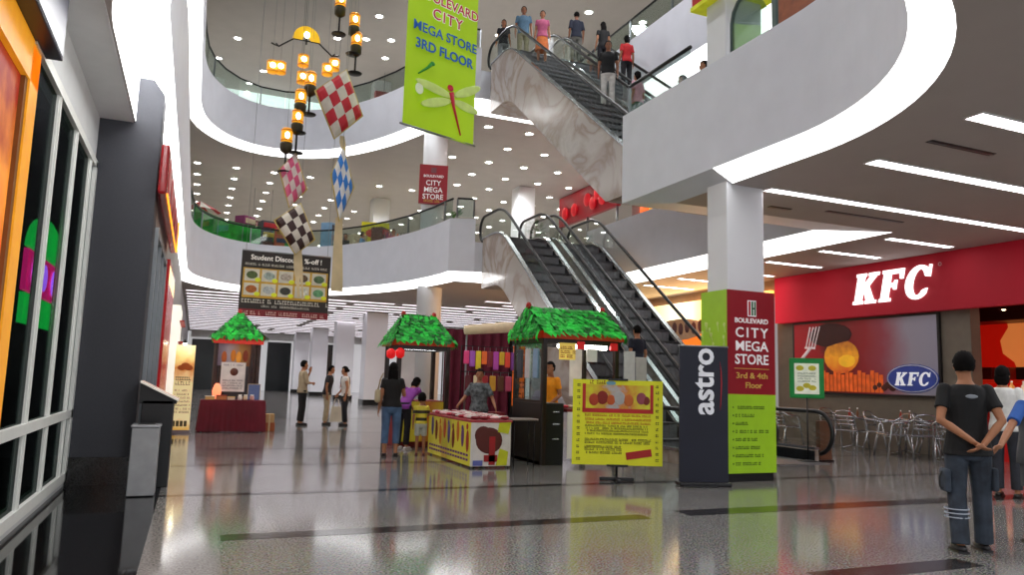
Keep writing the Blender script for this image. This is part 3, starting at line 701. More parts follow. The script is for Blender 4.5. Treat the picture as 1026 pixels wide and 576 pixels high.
for k, (z, c_) in enumerate([(0, '#a8572e'), (.2, '#caa06a')]):
    t = thing('cardboard_box', (1.72, 18.75, z), ['brown cardboard box on the floor right of the maroon table', 'tan open carton stacked on the brown box beside the maroon table'][k], 'box')
    mb = MB(); mb.bbox((0, 0, .1), (.26-.04*k, .3, .2), .006); mb.build('carton', M(c_, .7), t); mb = MB(); mb.b2(-.02, .02, -.152, -.15, 0, .2); mb.build('tape', M('#d8c090', .4), t)
# second kiosk (middle)
k2 = kiosk((4.2, 14.95, 0), 'middle kiosk with green thatched roof behind the woman in black', 1.2, 1.2, .65, 'x', 2.0, 2.62)
mb = MB(); mb.bbox((0, .1, .45), (1.0, .9, .9), .015); mb.build('counter', M('#8a1c20', .5), k2)
mb = MB(); mb.b2(-.5, .5, -.42, -.40, .1, .88); mb.build('counter_front', gradient([(0, '#d8c020'), (.4, '#e8d83a'), (.6, '#c06a20'), (1, '#d8c830')], 'X', -.6, .6, .05, .5, 4), k2)
mb = MB(); mb.b2(-.3, .1, .5, .52, .95, 1.95); mb.build('display_sheet', white, k2)
mb = MB(); mb.tube([(-.35, -.3, 1.93), (.3, -.3, 1.93)], .025); mb.build('lamp_tube', E('#ffffff', 8), k2)
def lantern(loc, label, h=.2, col='#d01418'):
    t = thing('paper_lantern', loc, label, 'lantern')
    mb = MB(); mb.lathe([(.03, -h), (.085, -h*.8), (.09, -h*.25), (.03, 0)], n=12); mb.build('shade', M(col, .5, emit=.5), t)
    mb = MB(); mb.tube([(0, 0, 0), (0, 0, .08)], .006, 6); mb.build('cord', black, t); return t
lantern((3.5, 14.32, 1.9), 'red paper lantern at the left eave corner of the middle kiosk, outer one')
lantern((3.68, 14.32, 1.92), 'red paper lantern at the left eave corner of the middle kiosk, inner one')
# third kiosk (right, black)
k3 = kiosk((5.98, 11.75, 0), 'large black kiosk with long green thatched roof behind the yellow sign', 1.56, 1.35, 1.46, 'x', 2.08, 2.62)
mb = MB(); mb.bbox((-.52, 0, .5), (.42, 1.2, 1.0), .01); mb.build('cabinet', black, k3, 'black drawer cabinet')
for z in (.42, .66, .86):
    mb = MB(); mb.bbox((-.46, -.615, z), (.12, .02, .025), .006); mb.build('drawer_handle', chrome, k3)
mb = MB(); mb.bbox((.25, -.3, .88), (.95, .5, .06), .01); mb.build('counter_top', M('#7a1a1c', .4), k3)
mb = MB(); mb.b2(-.22, .72, -.56, -.54, .1, .86); mb.build('counter_front', gradient([(0, '#e8e4dc'), (.3, '#f0ece4'), (.45, '#c8501c'), (.6, '#b02018'), (1, '#d8cfc4')], 'X', -.22, .72, .05, .3, 4), k3)
for y in (-.4, .1, .55):
    pass
mb = MB(); mb.b2(-.715, -.705, -.58, .58, 1.02, 2.0); mb.build('side_glass', GLASS, k3)
mb = MB(); mb.b2(-.73, -.69, -.6, .6, 1.0, 1.04); mb.b2(-.73, -.69, -.6, .6, .0, .06); mb.b2(-.72, -.70, -.6, .6, .04, 1.0); mb.build('side_panel', DWOOD, k3)
mb = MB(); mb.tube([(-.42, -.55, 1.95), (.5, -.55, 1.95)], .04); mb.build('lamp_tube', E('#fffaf0', 14), k3)
mb = MB(); mb.bbox((-.02, -.6, 1.97), (.14, .05, .13), .01); mb.bbox((.62, -.6, 1.97), (.14, .05, .13), .01); mb.build('red_plaque', M('#c81820', .4, emit=.3), k3)
mb = MB(); mb.b2(-.42, -.12, -.61, -.59, 1.72, 2.0); o = mb.build('menu_card', M('#e8c860', .5, emit=.3), k3)
mb = MB()
for z in (1.78, 1.85, 1.92): glyphs(mb, -.4, -.14, z, .05, -.612)
mb.build('print', M('#a03a18', .6), k3)
mb = MB(); mb.b2(.1, .3, -.6, -.59, 1.7, 1.92); mb.build('paper_sheet', white, k3)
mb = MB(); mb.b2(.35, .6, .5, .52, 1.1, 1.95); mb.build('back_sheet', M('#d8d2c8', .5, emit=.1), k3)
pr = [M('#b02030', .5), M('#d8c8b8', .5), M('#c85020', .5), M('#e8d040', .5)]
for k in range(6):
    t = thing('snack_packet', (5.82+.13*k, 11.4+.07*(k % 2), .912), 'small snack packet on the counter of the black kiosk', 'snack packet', rz=.2*k, group='snack packets on the black kiosk counter')
    mb = MB(); mb.ell((0, 0, .03), (.055, .075, .03), 10, 6); mb.build('packet', pr[k % 4], t)
t = thing('red_figurine_lamp', (6.35, 11.6, .91), 'small red lamp standing at the right end of the black kiosk', 'lamp')
mb = MB(); mb.lathe([(.05, 0), (.05, .1), (.02, .14), (.02, .3)], n=12); mb.build('stand', M('#b01818', .4), t); mb = MB(); mb.ell((0, 0, .38), (.06, .06, .08)); mb.build('shade', E('#ff2010', 1.5), t)
for k in range(3):
    t = thing('hanging_packet', (5.28, 11.45+.33*k, 1.95), ['pale blue hanging packet behind the kiosk side glass, front', 'white hanging packet behind the kiosk side glass, middle', 'dark hanging packet behind the kiosk side glass, rear'][k], 'packet')
    mb = MB(); mb.bbox((0, 0, -.3), (.04, .2, .5), .015); mb.build('bag', M(['#8fb0d0', '#e0e0e4', '#384050'][k], .4), t); mb = MB(); mb.tube([(0, 0, -.05), (0, 0, .03)], .006, 6); mb.build('hook', steel, t)
# ------------------------------------------------------------------ the snack table with printed skirts
st = thing('snack_stall_table', (3.98, 10.95, 0), 'long snack stall table with printed yellow and maroon skirt panels', 'stall table')
mb = MB(); mb.bbox((.34, 1.12, .71), (.70, 2.26, .04), .01); mb.build('tabletop', M('#a8323a', .5), st)
mb = MB(); mb.b2(.0, .012, 0, 2.24, .03, .69); mb.build('skirt_panel', gradient([(0, '#d8cf30'), (.35, '#d9d13c'), (.5, '#b9b52a'), (.62, '#c7a040'), (.75, '#e0d850'), (1, '#cfc62c')], 'Y', 0, 2.24, .06, .6, 4), st, 'yellow printed side panel')
for k in range(9):
    y = .14+.23*k; c_ = ['#a82a20', '#6a3a80', '#c86a20', '#7a2018', '#50408a', '#b84028', '#d07828', '#803020', '#5a4a90'][k]
    mb = MB(); mb.ell((-.004, y, .4+.06*((k*7) % 3)), (.006, .07, .17)); mb.ell((-.004, y+.02, .62-.04*(k % 2)), (.006, .045, .05)); mb.build('printed_figure', M(c_, .6), st)
mb = MB()
for z in (.1, .17): 
    for k in range(16): mb.b2(-.006, -.001, .1+.13*k, .19+.13*k, z, z+.035)
mb.build('print', M('#6a3080', .6), st)
mb = MB(); mb.b2(0, .66, -.012, 0, .03, .69); mb.build('skirt_panel', M('#dcd6d0', .6), st, 'white printed front panel')
mb = MB(); mb.ell((.3, -.014, .42), (.22, .006, .2), 20, 10); mb.ell((.2, -.014, .5), (.14, .006, .14)); mb.build('printed_blob', M('#5a1c14', .6), st)
mb = MB(); mb.b2(.30, .40, -.022, -.012, .05, .48); mb.b2(.22, .44, -.022, -.012, .1, .2); mb.build('printed_figure', M('#a01418', .6), st)
mb = MB(); mb.prism([(.44, .55), (.62, .52), (.66, .7), (.46, .69)], -.02, -.012, 'y'); mb.build('printed_leaf', M('#c8cc20', .6), st)
mb = MB(); mb.prism([(.42, .04), (.6, .04), (.62, .25), (.48, .3)], -.022, -.012, 'y'); mb.build('printed_leaf', M('#c8cc20', .6), st)
mb = MB(); mb.b2(.04, .2, -.02, -.012, .04, .12); mb.build('printed_mark', M('#6068b0', .6), st)
for sx in (.05, .62):
    for sy in (.06, 2.18):
        mb = MB(); mb.tube([(sx, sy, 0), (sx, sy, .7)], .018); mb.build('leg', steel, st)
fl = thing('stall_side_shelf', (4.68, 11.0, 0), 'narrow grey folding tray beside the snack table and black kiosk', 'tray')
mb = MB(); mb.bbox((.22, .12, .74), (.46, .3, .03), .008); mb.build('tray_board', M('#8d8078', .5), fl)
for x, y in ((.05, .02), (.4, .02), (.05, .24), (.4, .24)):
    mb = MB(); mb.tube([(x, y, 0), (x, y, .73)], .012); mb.build('leg', blackm, fl)
PK = ['#b01c30', '#e2dcd6', '#c83048', '#8a1424', '#e8b8b8', '#d8d0c8']; packs = []
R3 = random.Random(11); n = 0
for iy in range(13):
    for ix in range(4):
        c_ = PK[R3.randrange(6)]; x = 4.06+.17*ix+R3.uniform(-.02, .02); y = 11.03+.168*iy+R3.uniform(-.02, .02)
        key = c_
        src = next((p for p in packs if p[0] == key), None); rz = R3.uniform(-.6, .6)
        if src is None:
            t = thing('snack_packet', (x, y, .732), 'small red or white snack packet lying on the stall table', 'snack packet', rz=rz, group='snack packets on the stall table')
            mb = MB(); mb.ell((0, 0, .03), (.075, .07, .03), 10, 6); mb.build('packet', M(c_, .35), t)
            mb = MB(); mb.b2(-.04, .04, -.03, .03, .055, .062); mb.build('paper_tag', M('#f0e8e0' if c_ != '#e2dcd6' else '#b01c30', .5), t)
            packs.append((key, t))
        else: dup(src[1], None, (x, y, .732), rz)
# red cloth behind, on the second stall table
t2 = table_cloth((5.05, 13.55, 0), .95, .45, .74, 'low table under a dark red cloth behind the snack stall', M('#7a1420', .7, var=.2))
# maroon backdrop, hanging goods
bd = thing('maroon_backdrop', (6.35, 17.2, 0), 'tall maroon cloth backdrop behind the snack stall', 'backdrop')
mb = MB(); k = 40; vs = []; fs = []
for i in range(k+1):
    x = -.85+1.7*i/k; yy = .05*math.sin(i*1.1)
    vs += [(x, yy, .3), (x, yy, 2.55)]
for i in range(k): fs.append((2*i, 2*i+2, 2*i+3, 2*i+1))
mb.add(vs, fs, True); mb.build('cloth', M('#6a1430', .75, var=.15), bd)
mb = MB(); mb.tube([(-.88, 0, 0), (-.88, 0, 2.58), (.88, 0, 2.58), (.88, 0, 0)], .02); mb.build('frame', steel, bd)
bp = thing('black_partition', (7.3, 17.2, 0), 'narrow black partition post right of the maroon backdrop', 'partition')
mb = MB(); mb.bbox((0, 0, 1.4), (.2, .25, 2.8), .01); mb.build('panel', black, bp); mb = MB(); mb.bbox((0, 0, .02), (.4, .4, .04), .01); mb.build('base', black, bp)
gr = thing('goods_rail', (5.55, 13.9, 0), 'thin rail strung with small bright packets behind the vendor', 'rail')
mb = MB(); mb.tube([(-.75, 0, 0), (-.75, 0, 2.0), (.62, 0, 2.0), (.62, 0, 0)], .014); mb.build('frame', blackm, gr)
mb = MB(); mb.tube([(-.75, 0, 1.5), (.62, 0, 1.5)], .01); mb.build('cross_bar', blackm, gr)
gc = ['#d83878', '#a050b0', '#d8c020', '#e06018', '#7a1828', '#b040a0', '#c8a020', '#d84030', '#703080', '#e0a0b0']; gn = ['pink', 'purple', 'yellow', 'orange', 'dark red', 'violet', 'mustard', 'red', 'plum', 'pale pink']
for k in range(10):
    x = 4.9+.125*k; row = 1.97
    t = thing('hanging_packet', (x, 13.9, row), '%s packet hung on the upper rail behind the vendor, %s from the left' % (gn[k], ['first', 'second', 'third', 'fourth', 'fifth', 'sixth', 'seventh', 'eighth', 'ninth', 'tenth'][k]), 'packet')
    hh = .26+.05*(k % 3); mb = MB(); mb.bbox((0, -.01, -.06-hh/2), (.11, .04, hh), .015); mb.build('bag', M(gc[k], .4, emit=.12), t)
    mb = MB(); mb.tube([(0, 0, -.07), (0, 0, .02)], .005, 6); mb.build('hook', steel, t)
for k in range(7):
    x = 4.95+.17*k
    t = thing('hanging_packet', (x, 13.88, 1.48), '%s packet hung on the lower rail behind the vendor' % ['maroon', 'cream', 'red', 'gold', 'brown', 'rose', 'olive'][k], 'packet')
    mb = MB(); mb.bbox((0, -.01, -.2), (.13, .05, .3), .02); mb.build('bag', M(['#5a1020', '#d8c8a0', '#a01820', '#c89020', '#5a3018', '#b04060', '#6a6020'][k], .4, emit=.08), t)
    mb = MB(); mb.tube([(0, 0, -.06), (0, 0, .02)], .005, 6); mb.build('hook', steel, t)
ob = thing('orange_banner', (6.05, 13.95, .85), 'tall orange hanging banner left of the black kiosk', 'banner')
mb = MB(); mb.b2(-.13, .13, -.006, .006, 0, 1.2); mb.build('cloth', M('#f06a10', .5, emit=.4), ob)
mb = MB()
for z in (.2, .42, .64, .86, 1.05): glyphs(mb, -.09, .09, z, .13, -.009)
mb.build('print', M('#8a2008', .6), ob); mb = MB(); mb.tube([(-.15, 0, 1.2), (.15, 0, 1.2)], .012); mb.tube([(0, 0, -.85), (0, .01, 1.2)], .01, 6); mb.build('pole', steel, ob)
t = thing('white_sun_blind', (6.2, 15.2, 2.3), 'rolled cream canopy cloth above the maroon backdrop', 'canopy'); mb = MB(); mb.tube([(-.9, 0, .1), (0, -.1, .2), (.7, -.2, .25)], [.1, .12, .06], 10); mb.build('cloth', M('#d8c0a0', .6, emit=.1), t)
mb = MB(); mb.tube([(-.85, 0, -2.3), (-.85, 0, .1)], .02); mb.tube([(.6, -.18, -2.3), (.6, -.18, .2)], .02); mb.build('pole', steel, t)
for k in range(2):
    t = thing('white_display_board', (7.38+.27*k, 11.9+.03*k, 0), ['white display board behind the kiosk, left one with rounded top', 'plain pale grey display board behind the kiosk, right one'][k], 'board')
    hh = 1.95-.1*k; mb = MB(); mb.bbox((0, 0, hh/2+.25), (.24, .03, hh-.5), .012); mb.build('board', M('#cfd0d0' if k == 0 else '#bdbcb8', .5), t)
    mb = MB(); mb.tube([(-.11, 0, 0), (-.11, 0, hh-.1)], .012); mb.tube([(.11, 0, 0), (.11, 0, hh-.1)], .012); mb.build('frame', steel, t)
# ------------------------------------------------------------------ yellow sign on its stand
ys = thing('yellow_sign', (5.54, 9.23, 0), 'bright yellow printed notice board on a black stand in front of the kiosk', 'sign', rz=math.radians(-22))
def T(parent, nm, m, *boxes, y=-.02, th=.004):
    mb = MB()
    for x0, x1, z0, z1 in boxes: mb.b2(x0, x1, y-th, y, z0, z1)
    return mb.build(nm, m, parent)
W_ = .635
mb = MB(); mb.b2(-W_, W_, -.014, .014, .22, 1.4); mb.build('board', M('#dfe01e', .5, var=.03, emit=.06), ys)
RD = M('#c02018', .5); BLK = M('#3a3410', .6)
T(ys, 'red_border', RD, (-.5, -.455, .98, 1.34), (.455, .5, .98, 1.34), (-.5, .5, .94, 1.0))
T(ys, 'picture', gradient([(0, '#d8d020'), (.3, '#c89030'), (.45, '#b0b0b0'), (.6, '#d0802a'), (1, '#d8d830')], 'X', -.45, .45, .04, .7, 9), (-.455, .455, 1.0, 1.33))
for k, (x, c_, a) in enumerate([(-.34, '#b03a18', .07), (-.22, '#8a2010', .08), (-.1, '#c85a20', .06), (.02, '#b8b8b4', .08), (.15, '#c86a28', .07), (.33, '#9a4a58', .07), (.4, '#7a2a20', .05)]):
    mb = MB(); mb.ell((x, -.025, 1.12+.03*(k % 2)), (a, .004, a*1.2)); mb.build('printed_figure', M(c_, .6), ys)
mb = MB(); glyphs(mb, -.4, -.2, 1.365, .05, -.018); mb.build('print', M('#801a10', .6), ys)
mb = MB(); mb.ell((-.1, -.018, 1.355), (.07, .004, .03)); mb.build('blue_mark', M('#7ab0c8', .6), ys)
mb = MB(); mb2 = MB()
for z in (.905, .85, .80): glyphs(mb2, -.46, .46, z, .028, -.018)
for z in (.76, .725, .69, .65): glyphs(mb, -.46, .42, z, .024, -.018)
for z in (.57, .53): glyphs(mb, -.46, .46, z, .03, -.018)
for z in (.47, .435, .39): glyphs(mb, -.46, .06, z, .03, -.018)
for z in [.3+.085*k for k in range(13)]: glyphs(mb, -.575, -.535, z, .035, -.018); glyphs(mb, .535, .575, z, .035, -.018)
mb2.build('print', M('#c05018', .6), ys); mb.build('print', BLK, ys)
mb = MB(); mb.box((.3, -.02, .375), (.36, .008, .1), mat=Matrix.Rotation(-.16, 3, 'Y')); mb.build('red_stamp', M('#b01c18', .5), ys)
mb = MB(); mb.bbox((0, -.02, 1.405), (.28, .04, .03), .006); mb.bbox((0, -.02, .215), (.3, .04, .03), .006); mb.build('clip', black, ys)
mb = MB(); mb.tube([(0, .03, 0), (0, .03, 1.38)], .016); mb.build('pole', black, ys)
mb = MB(); mb.bbox((0, .02, .03), (.48, .06, .05), .01); mb.bbox((0, .02, .02), (.06, .4, .035), .01); mb.build('base', black, ys)
# ------------------------------------------------------------------ black banner stand
ab = thing('black_banner_stand', (6.52, 8.58, 0), 'black roll-up banner with white sideways lettering in front of the column sign', 'banner', rz=math.radians(-16))
mb = MB(); mb.b2(-.35, .35, -.012, .012, .05, 1.9); mb.build('sheet', M('#15172a', .5, var=.12, scale=2), ab)
letters('astro', .44, M('#e8eaf0', .5, emit=.12), ab, (.0, -.016, 1.42), (PI/2, -PI/2, 0), bold=.022)
mb = MB(); P_ = [(.235, 1.02), (.252, 1.2), (.262, 1.4), (.255, 1.56), (.232, 1.7), (.243, 1.56), (.247, 1.4), (.24, 1.2)]; mb.prism(P_, -.018, -.013, 'y'); mb.build('swoosh', M('#c01828', .5), ab)
mb = MB(); mb.bbox((0, 0, .03), (.74, .2, .05), .012); mb.bbox((-.1, -.12, .012), (.5, .12, .02), .005); mb.build('base', M('#1b1b1d', .4), ab)
mb = MB(); mb.tube([(-.36, 0, 1.9), (.36, 0, 1.9)], .014); mb.build('top_bar', steel, ab)
# ------------------------------------------------------------------ column sign wrap
cw = thing('column_sign', (7.58, 9.14, 0), 'tall red and lime green store sign wrapped around the white column', 'sign')
LIME = M('#9bc81e', .4, var=.04, emit=.06); DR = M('#9a1222', .35, var=.04); h = .44; g_ = .31
mb = MB(); mb.b2(-h, h, -g_, -g_+.012, 1.25, 2.78); mb.build('red_panel', DR, cw)
mb = MB(); mb.b2(-h, h, -g_, -g_+.012, .12, 1.25); mb.build('green_panel', LIME, cw)
mb = MB(); mb.b2(-h, -h+.012, -g_+.014, g_, .16, 2.78); mb.build('side_panel', LIME, cw); mb = MB(); mb.b2(h-.012, h, -g_+.014, g_, .16, 2.78); mb.build('side_panel', LIME, cw); mb = MB(); mb.b2(-h+.014, h-.014, g_-.012, g_, .16, 2.78); mb.build('side_panel', LIME, cw)
mb = MB(); mb.b2(-h+.03, h-.03, -g_+.03, g_-.03, 0, .16); mb.build('plinth', black, cw)
WT = M('#f0ecec', .5, emit=.12); yf = -g_-.003
letters('CITY', .205, WT, cw, (0, yf, 2.15), bold=.016, space=1.35, sx=1.1)
letters('MEGA', .205, WT, cw, (0, yf, 1.95), bold=.012, sx=1.12)
letters('STORE', .205, WT, cw, (0, yf, 1.755), bold=.016, sx=1.02)
YL = M('#c8a048', .5, emit=.08)
letters('3rd & 4th', .125, YL, cw, (0, yf, 1.79), bold=.012) if False else letters('3rd & 4th', .12, YL, cw, (0, yf, 1.52), bold=.012, sx=1.25)
letters('Floor', .12, YL, cw, (.03, yf, 1.38), bold=.012, sx=1.2)
T(cw, 'rule', YL, (-.32, .32, 1.62, 1.63), y=-g_)
T(cw, 'emblem_plate', WT, (-.07, .09, 2.4, 2.64), y=-g_)
T(cw, 'emblem', M('#c01822', .5), (-.055, -.02, 2.415, 2.625), y=-g_-.005); T(cw, 'emblem', M('#1a6a30', .5), (0, .03, 2.415, 2.625), (.05, .075, 2.415, 2.625), y=-g_-.005)
T(cw, 'emblem', M('#101010', .5), (.025, .055, 2.51, 2.53), y=-g_-.006)
letters('BOULEVARD', .1, WT, cw, (0, yf, 2.33), bold=.02, sx=1.1)
mb = MB()
for k in range(8):
    z = 1.06-.115*k; mb.b2(-.36, -.34, yf-.002, yf, z-.012, z+.012); glyphs(mb, -.31, [.22, .02, -.1, .3, .08, .12, .2, .14][k], z, .045, yf, ratio=.6)
mb.build('print', M('#56761a', .6), cw)
R4 = random.Random(5); mb = MB()
for k in range(14):
    y = -g_+.05+.55*R4.random(); z = 1.85+.45*R4.random(); mb.tube([(-h-.003, y, z-.1), (-h-.003, y+.02, z)], .006, 5)
    mb.ell((-h-.003, y+.02, z+.02), (.004, .025, .03))
mb.build('grass_print', M('#c8dc80', .6), cw)
# ------------------------------------------------------------------ green notice stand
gs = thing('green_notice_stand', (10.75, 11.0, 0), 'green framed notice on a thin black pole in front of the red shop', 'notice stand', rz=math.radians(-40))
mb = MB(); mb.bbox((0, 0, 1.56), (.62, .03, .76), .02); mb.build('frame', M('#0e8a3c', .45, emit=.05), gs)
mb = MB(); mb.b2(-.22, .22, -.022, -.016, 1.26, 1.84); mb.build('sheet', M('#e8ecd8', .5, emit=.15), gs)
mb = MB(); 
for x, z in ((-.12, 1.75), (.1, 1.75), (-.12, 1.36), (.1, 1.38), (0, 1.42)): mb.ell((x, -.024, z), (.07, .003, .05))
mb.build('picture', M('#d8cc30', .5), gs); mb = MB()
for z in (1.5, 1.55, 1.6, 1.65): glyphs(mb, -.16, .16, z, .03, -.025)
mb.build('print', M('#7a8a70', .6), gs)
mb = MB(); mb.tube([(0, 0, 0), (0, 0, 1.2)], .014); mb.build('pole', black, gs); mb = MB(); mb.lathe([(.2, 0), (.2, .015), (.02, .04)], n=20); mb.build('base', black, gs)
# ------------------------------------------------------------------ red fried chicken shop
XK = 15.0
mb = MB(); mb.b2(XK, XK+.3, 10.72, 16.4, 0, ZC+.05); mb.b2(XK, XK+.3, -6, 6.5, 0, ZC+.05); struct('wall_right', mb, M('#6b6255', .6, var=.06))
mb = MB(); mb.b2(XK+3, XK+3.1, 10.8, 16.2, 0, 4.4); mb.b2(XK+.3, XK+3, 10.8, 16.2, 3.4, 3.45); mb.b2(XK+.3, XK+4, 16.2, 16.4, 0, 4.4); mb.b2(XK+.2, XK+4, 6.4, 6.5, 0, 4.4); mb.b2(XK+3, XK+3.1, 6.5, 10.8, 0, 4.4); mb.b2(XK, XK+3, 6.5, 10.8, 3.4, 3.45); struct('wall_shop_back', mb, M('#8a1410', .6, emit=.25))
fs = thing('red_shop_fascia', (XK-.12, 11.3, 3.14), 'long red fascia sign with large white shop lettering over the eating area', 'sign')
mb = MB(); mb.b2(-.1, .115, -6, 4.95, 0, 1.255); mb.build('fascia', gradient([(0, '#a00a20'), (.62, '#8c0a1c'), (.9, '#a80e22'), (1, '#e02038')], 'Y', -6, 4.95, .2, .05, 1, .75), fs)
# letters as bold slanted slab-serif shapes
LK = [[(.06, .1), (.06, .9), (0, .9), (0, 1), (.40, 1), (.40, .9), (.34, .9), (.34, .58), (.58, .9), (.52, .9), (.52, 1), (.92, 1), (.92, .9), (.84, .9), (.56, .58), (.84, .1), (.94, .1), (.94, 0), (.50, 0), (.50, .1), (.55, .1), (.38, .42), (.34, .38), (.34, .1), (.40, .1), (.40, 0), (0, 0), (0, .1)]]
LF = [[(.06, .1), (.06, .9), (0, .9), (0, 1), (.82, 1), (.82, .68), (.72, .68), (.68, .86), (.34, .86), (.34, .58), (.5, .58), (.52, .66), (.6, .66), (.6, .36), (.52, .36), (.5, .44), (.34, .44), (.34, .1), (.44, .1), (.44, 0), (0, 0), (0, .1)]]
pc = [(.48+.46*math.cos(math.radians(a)), .5+.52*math.sin(math.radians(a))) for a in range(40, 321, 12)]
pi_ = [(.50+.22*math.cos(math.radians(a)), .5+.40*math.sin(math.radians(a))) for a in range(318, 41, -12)]
LCc = [pc+[(.84, .3), (.70, .26)]+pi_+[(.72, .66), (.88, .64), (.88, 1.0), (.80, 1.0)]]
def poly_letter(poly, m, parent, x0, z0, sc, name='lettering', y=-.115, wx=1.0, shear=.22, th=.05):
    # text runs towards -Y seen from -X
    bm = bmesh.new(); vs = [bm.verts.new((0, -(x0+(u*wx+v*shear)*sc), z0+v*sc)) for u, v in poly]
    f = bm.faces.new(vs); r = bmesh.ops.extrude_face_region(bm, geom=[f]); bmesh.ops.translate(bm, vec=(-th, 0, 0), verts=[v for v in r['geom'] if isinstance(v, bmesh.types.BMVert)])
    bmesh.ops.triangulate(bm, faces=[q for q in bm.faces if len(q.verts) > 4]); bmesh.ops.recalc_face_normals(bm, faces=bm.faces)
    me = bpy.data.meshes.new(name); bm.to_mesh(me); bm.free(); me.materials.append(m); o = bpy.data.objects.new(name, me); C.objects.link(o); o.parent = parent; o.location = (y, 0, 0); return o
LW = E('#ffffff', 1.1)
for k, (pl, x) in enumerate(((LK[0], -2.22), (LF[0], -1.47), (LCc[0], -.82))):
    poly_letter(pl, LW, fs, x, .29, .73, wx=.95)
mb = MB(); mb.tube([(-.12, -.12+.035*math.cos(q), 1.0+.035*math.sin(q)) for q in [2*PI*i/12 for i in range(12)]], .008, 6, True); mb.build('small_ring_mark', M('#b89a9a', .5), fs)
# picture board
kp = thing('food_picture_board', (XK-.04, 13.55, 1.24), 'large lit food picture board with fork and fries under the red fascia', 'picture board')
mb = MB(); mb.b2(-.03, .03, -2.16, 2.2, 0, 1.88); mb.build('frame', black, kp)
A = .9
mb = MB(); mb.b2(-.035, -.03, -2.1, 2.14, .05, 1.83); mb.build('picture', gradient([(0, '#86828f'), (.16, '#8d8691'), (.34, '#8a3540'), (.46, '#8a1620'), (.6, '#70100f'), (.75, '#4c120e'), (.79, '#960f1a'), (1, '#a81222')], 'Y', -2.1, 2.14, .08, .12, 1.5), kp)
mb = MB(); mb.ell((-.04, .55, .95), (.006, .55, .42), 20, 10); mb.build('printed_burger', gradient([(0, '#c8501c'), (.5, '#d8901c'), (1, '#7a2810')], 'Z', .5, 1.4, .3, .6, 6), kp)
mb = MB(); mb.ell((-.042, .4, .85), (.006, .3, .18), 16, 8); mb.build('printed_filling', M('#e0a820', .5, emit=.3), kp)
mb = MB(); mb.ell((-.04, .9, 1.5), (.006, .7, .3), 16, 8); mb.build('printed_shadow', M('#3a1210', .6), kp)  # dark red blob of the printed picture
mb = MB()
for k in range(16): mb.b2(-.046, -.036, 1.2-.125*k, 1.3-.125*k, .08, .5+.05*((k*5) % 3))
mb.build('printed_fries', M('#d0581a', .5, emit=.25, var=.25), kp)
mb = MB()
for k in range(4): mb.tube([(-.04, 1.72-.1*k, 1.2), (-.04, 1.56-.11*k, 1.74)], .02, 6)
mb.tube([(-.04, 1.74, 1.2), (-.04, 1.4, 1.18)], .03, 6); mb.tube([(-.04, 1.57, 1.18), (-.04, 1.85, .92), (-.04, 2.08, .78)], .045, 6); mb.build('printed_fork', M('#d8c8c8', .5, emit=.2), kp)
mb = MB(); mb.ell((-.042, -1.45, .42), (.008, .68, .33), 24, 10); mb.build('printed_oval', M('#2a3c86', .5, emit=.15), kp)
mb = MB(); mb.tube([(-.05, -1.45+.64*math.cos(q), .42+.3*math.sin(q)) for q in [2*PI*i/24 for i in range(24)]], .012, 6, True); mb.build('oval_ring', M('#c8ccd8', .5), kp)
for pl, x in ((LK[0], 1.0), (LF[0], 1.33), (LCc[0], 1.6)): poly_letter(pl, M('#e8eaf0', .5, emit=.3), kp, x, .26, .3, y=-.05, th=.006)
mb = MB()
for k in range(5): mb.ell((-.042, -.45-.12*k, .2+.06*(k % 2)), (.006, .1, .08))
mb.build('printed_dark_food', M('#4a1a10', .6), kp)
# service opening right of the board
sc = thing('service_counter', (15.2, 8.6, 0), 'red service counter with warm lit top at the right edge', 'counter')
mb = MB(); mb.b2(.1, .7, -2, 2.0, 0, 1.28); mb.build('counter_base', M('#b01818', .4, emit=.15), sc); mb = MB(); mb.b2(.02, .75, -2, 2.05, 1.28, 1.36); mb.build('counter_top', M('#f0b890', .4, emit=.7), sc)
mb = MB()
for k in range(5): mb.b2(.085, .1, -1.5+.75*k, -1.1+.75*k, .95, 1.02)
mb.build('trim_text', M('#f0b0a0', .5, emit=.3), sc)
rb = thing('glowing_menu_wall', (17.2, 8.5, 0), 'glowing red menu wall with orange drink poster behind the service counter', 'menu wall')
mb = MB(); mb.b2(0, .1, -2, 5.0, 1.5, 3.3); mb.build('panel', E('#b81206', .38), rb)
mb = MB(); pl = [(.35, 3.2), (-.35, 3.25), (-.5, 2.75), (-.4, 2.5), (-.25, 1.95), (.15, 1.95), (.2, 2.1), (.45, 2.3), (.5, 2.6), (.3, 2.9)]; pl = [(u+2.55, v) for u, v in pl]; mb.prism(pl, -.05, 0, 'x'); mb.build('poster_shape', E('#d87a3c', .5), rb)
mb = MB(); mb.b2(-.9, -.1, -2, 5, 2.98, 3.3); mb.build('extractor_hood', M('#2a1412', .4), rb)
for k in range(6):
    mb = MB(); mb.bbox((-.2, 2.0+.42*k, 1.84), (.22, .3, .28), .02); mb.build('appliance', M(['#5a1c14', '#2a1a18', '#8a3020'][k % 3], .4), rb)
mb = MB(); mb.b2(-.3, 0, -2, 5, 1.62, 1.7); mb.build('shelf_board', M('#c02010', .4, emit=.3), rb)
R5 = random.Random(9)
for k in range(9):
    y = 8.6+.24*k; t = thing('sauce_bottle', (15.55, y, 1.36), 'small bottle or cup standing on the warm lit service counter', 'bottle', group='bottles and cups on the service counter')
    mb = MB(); hh = R5.uniform(.14, .3); mb.lathe([(.05, 0), (.05, hh*.7), (.02, hh*.85), (.02, hh)], n=10); mb.build('bottle', M(R5.choice(['#c03020', '#e8d8c0', '#7a2010', '#f0b060']), .3, emit=.15), t)
    mb = MB(); mb.lathe([(.024, hh), (.024, hh+.03)], n=8); mb.build('cap', white, t)
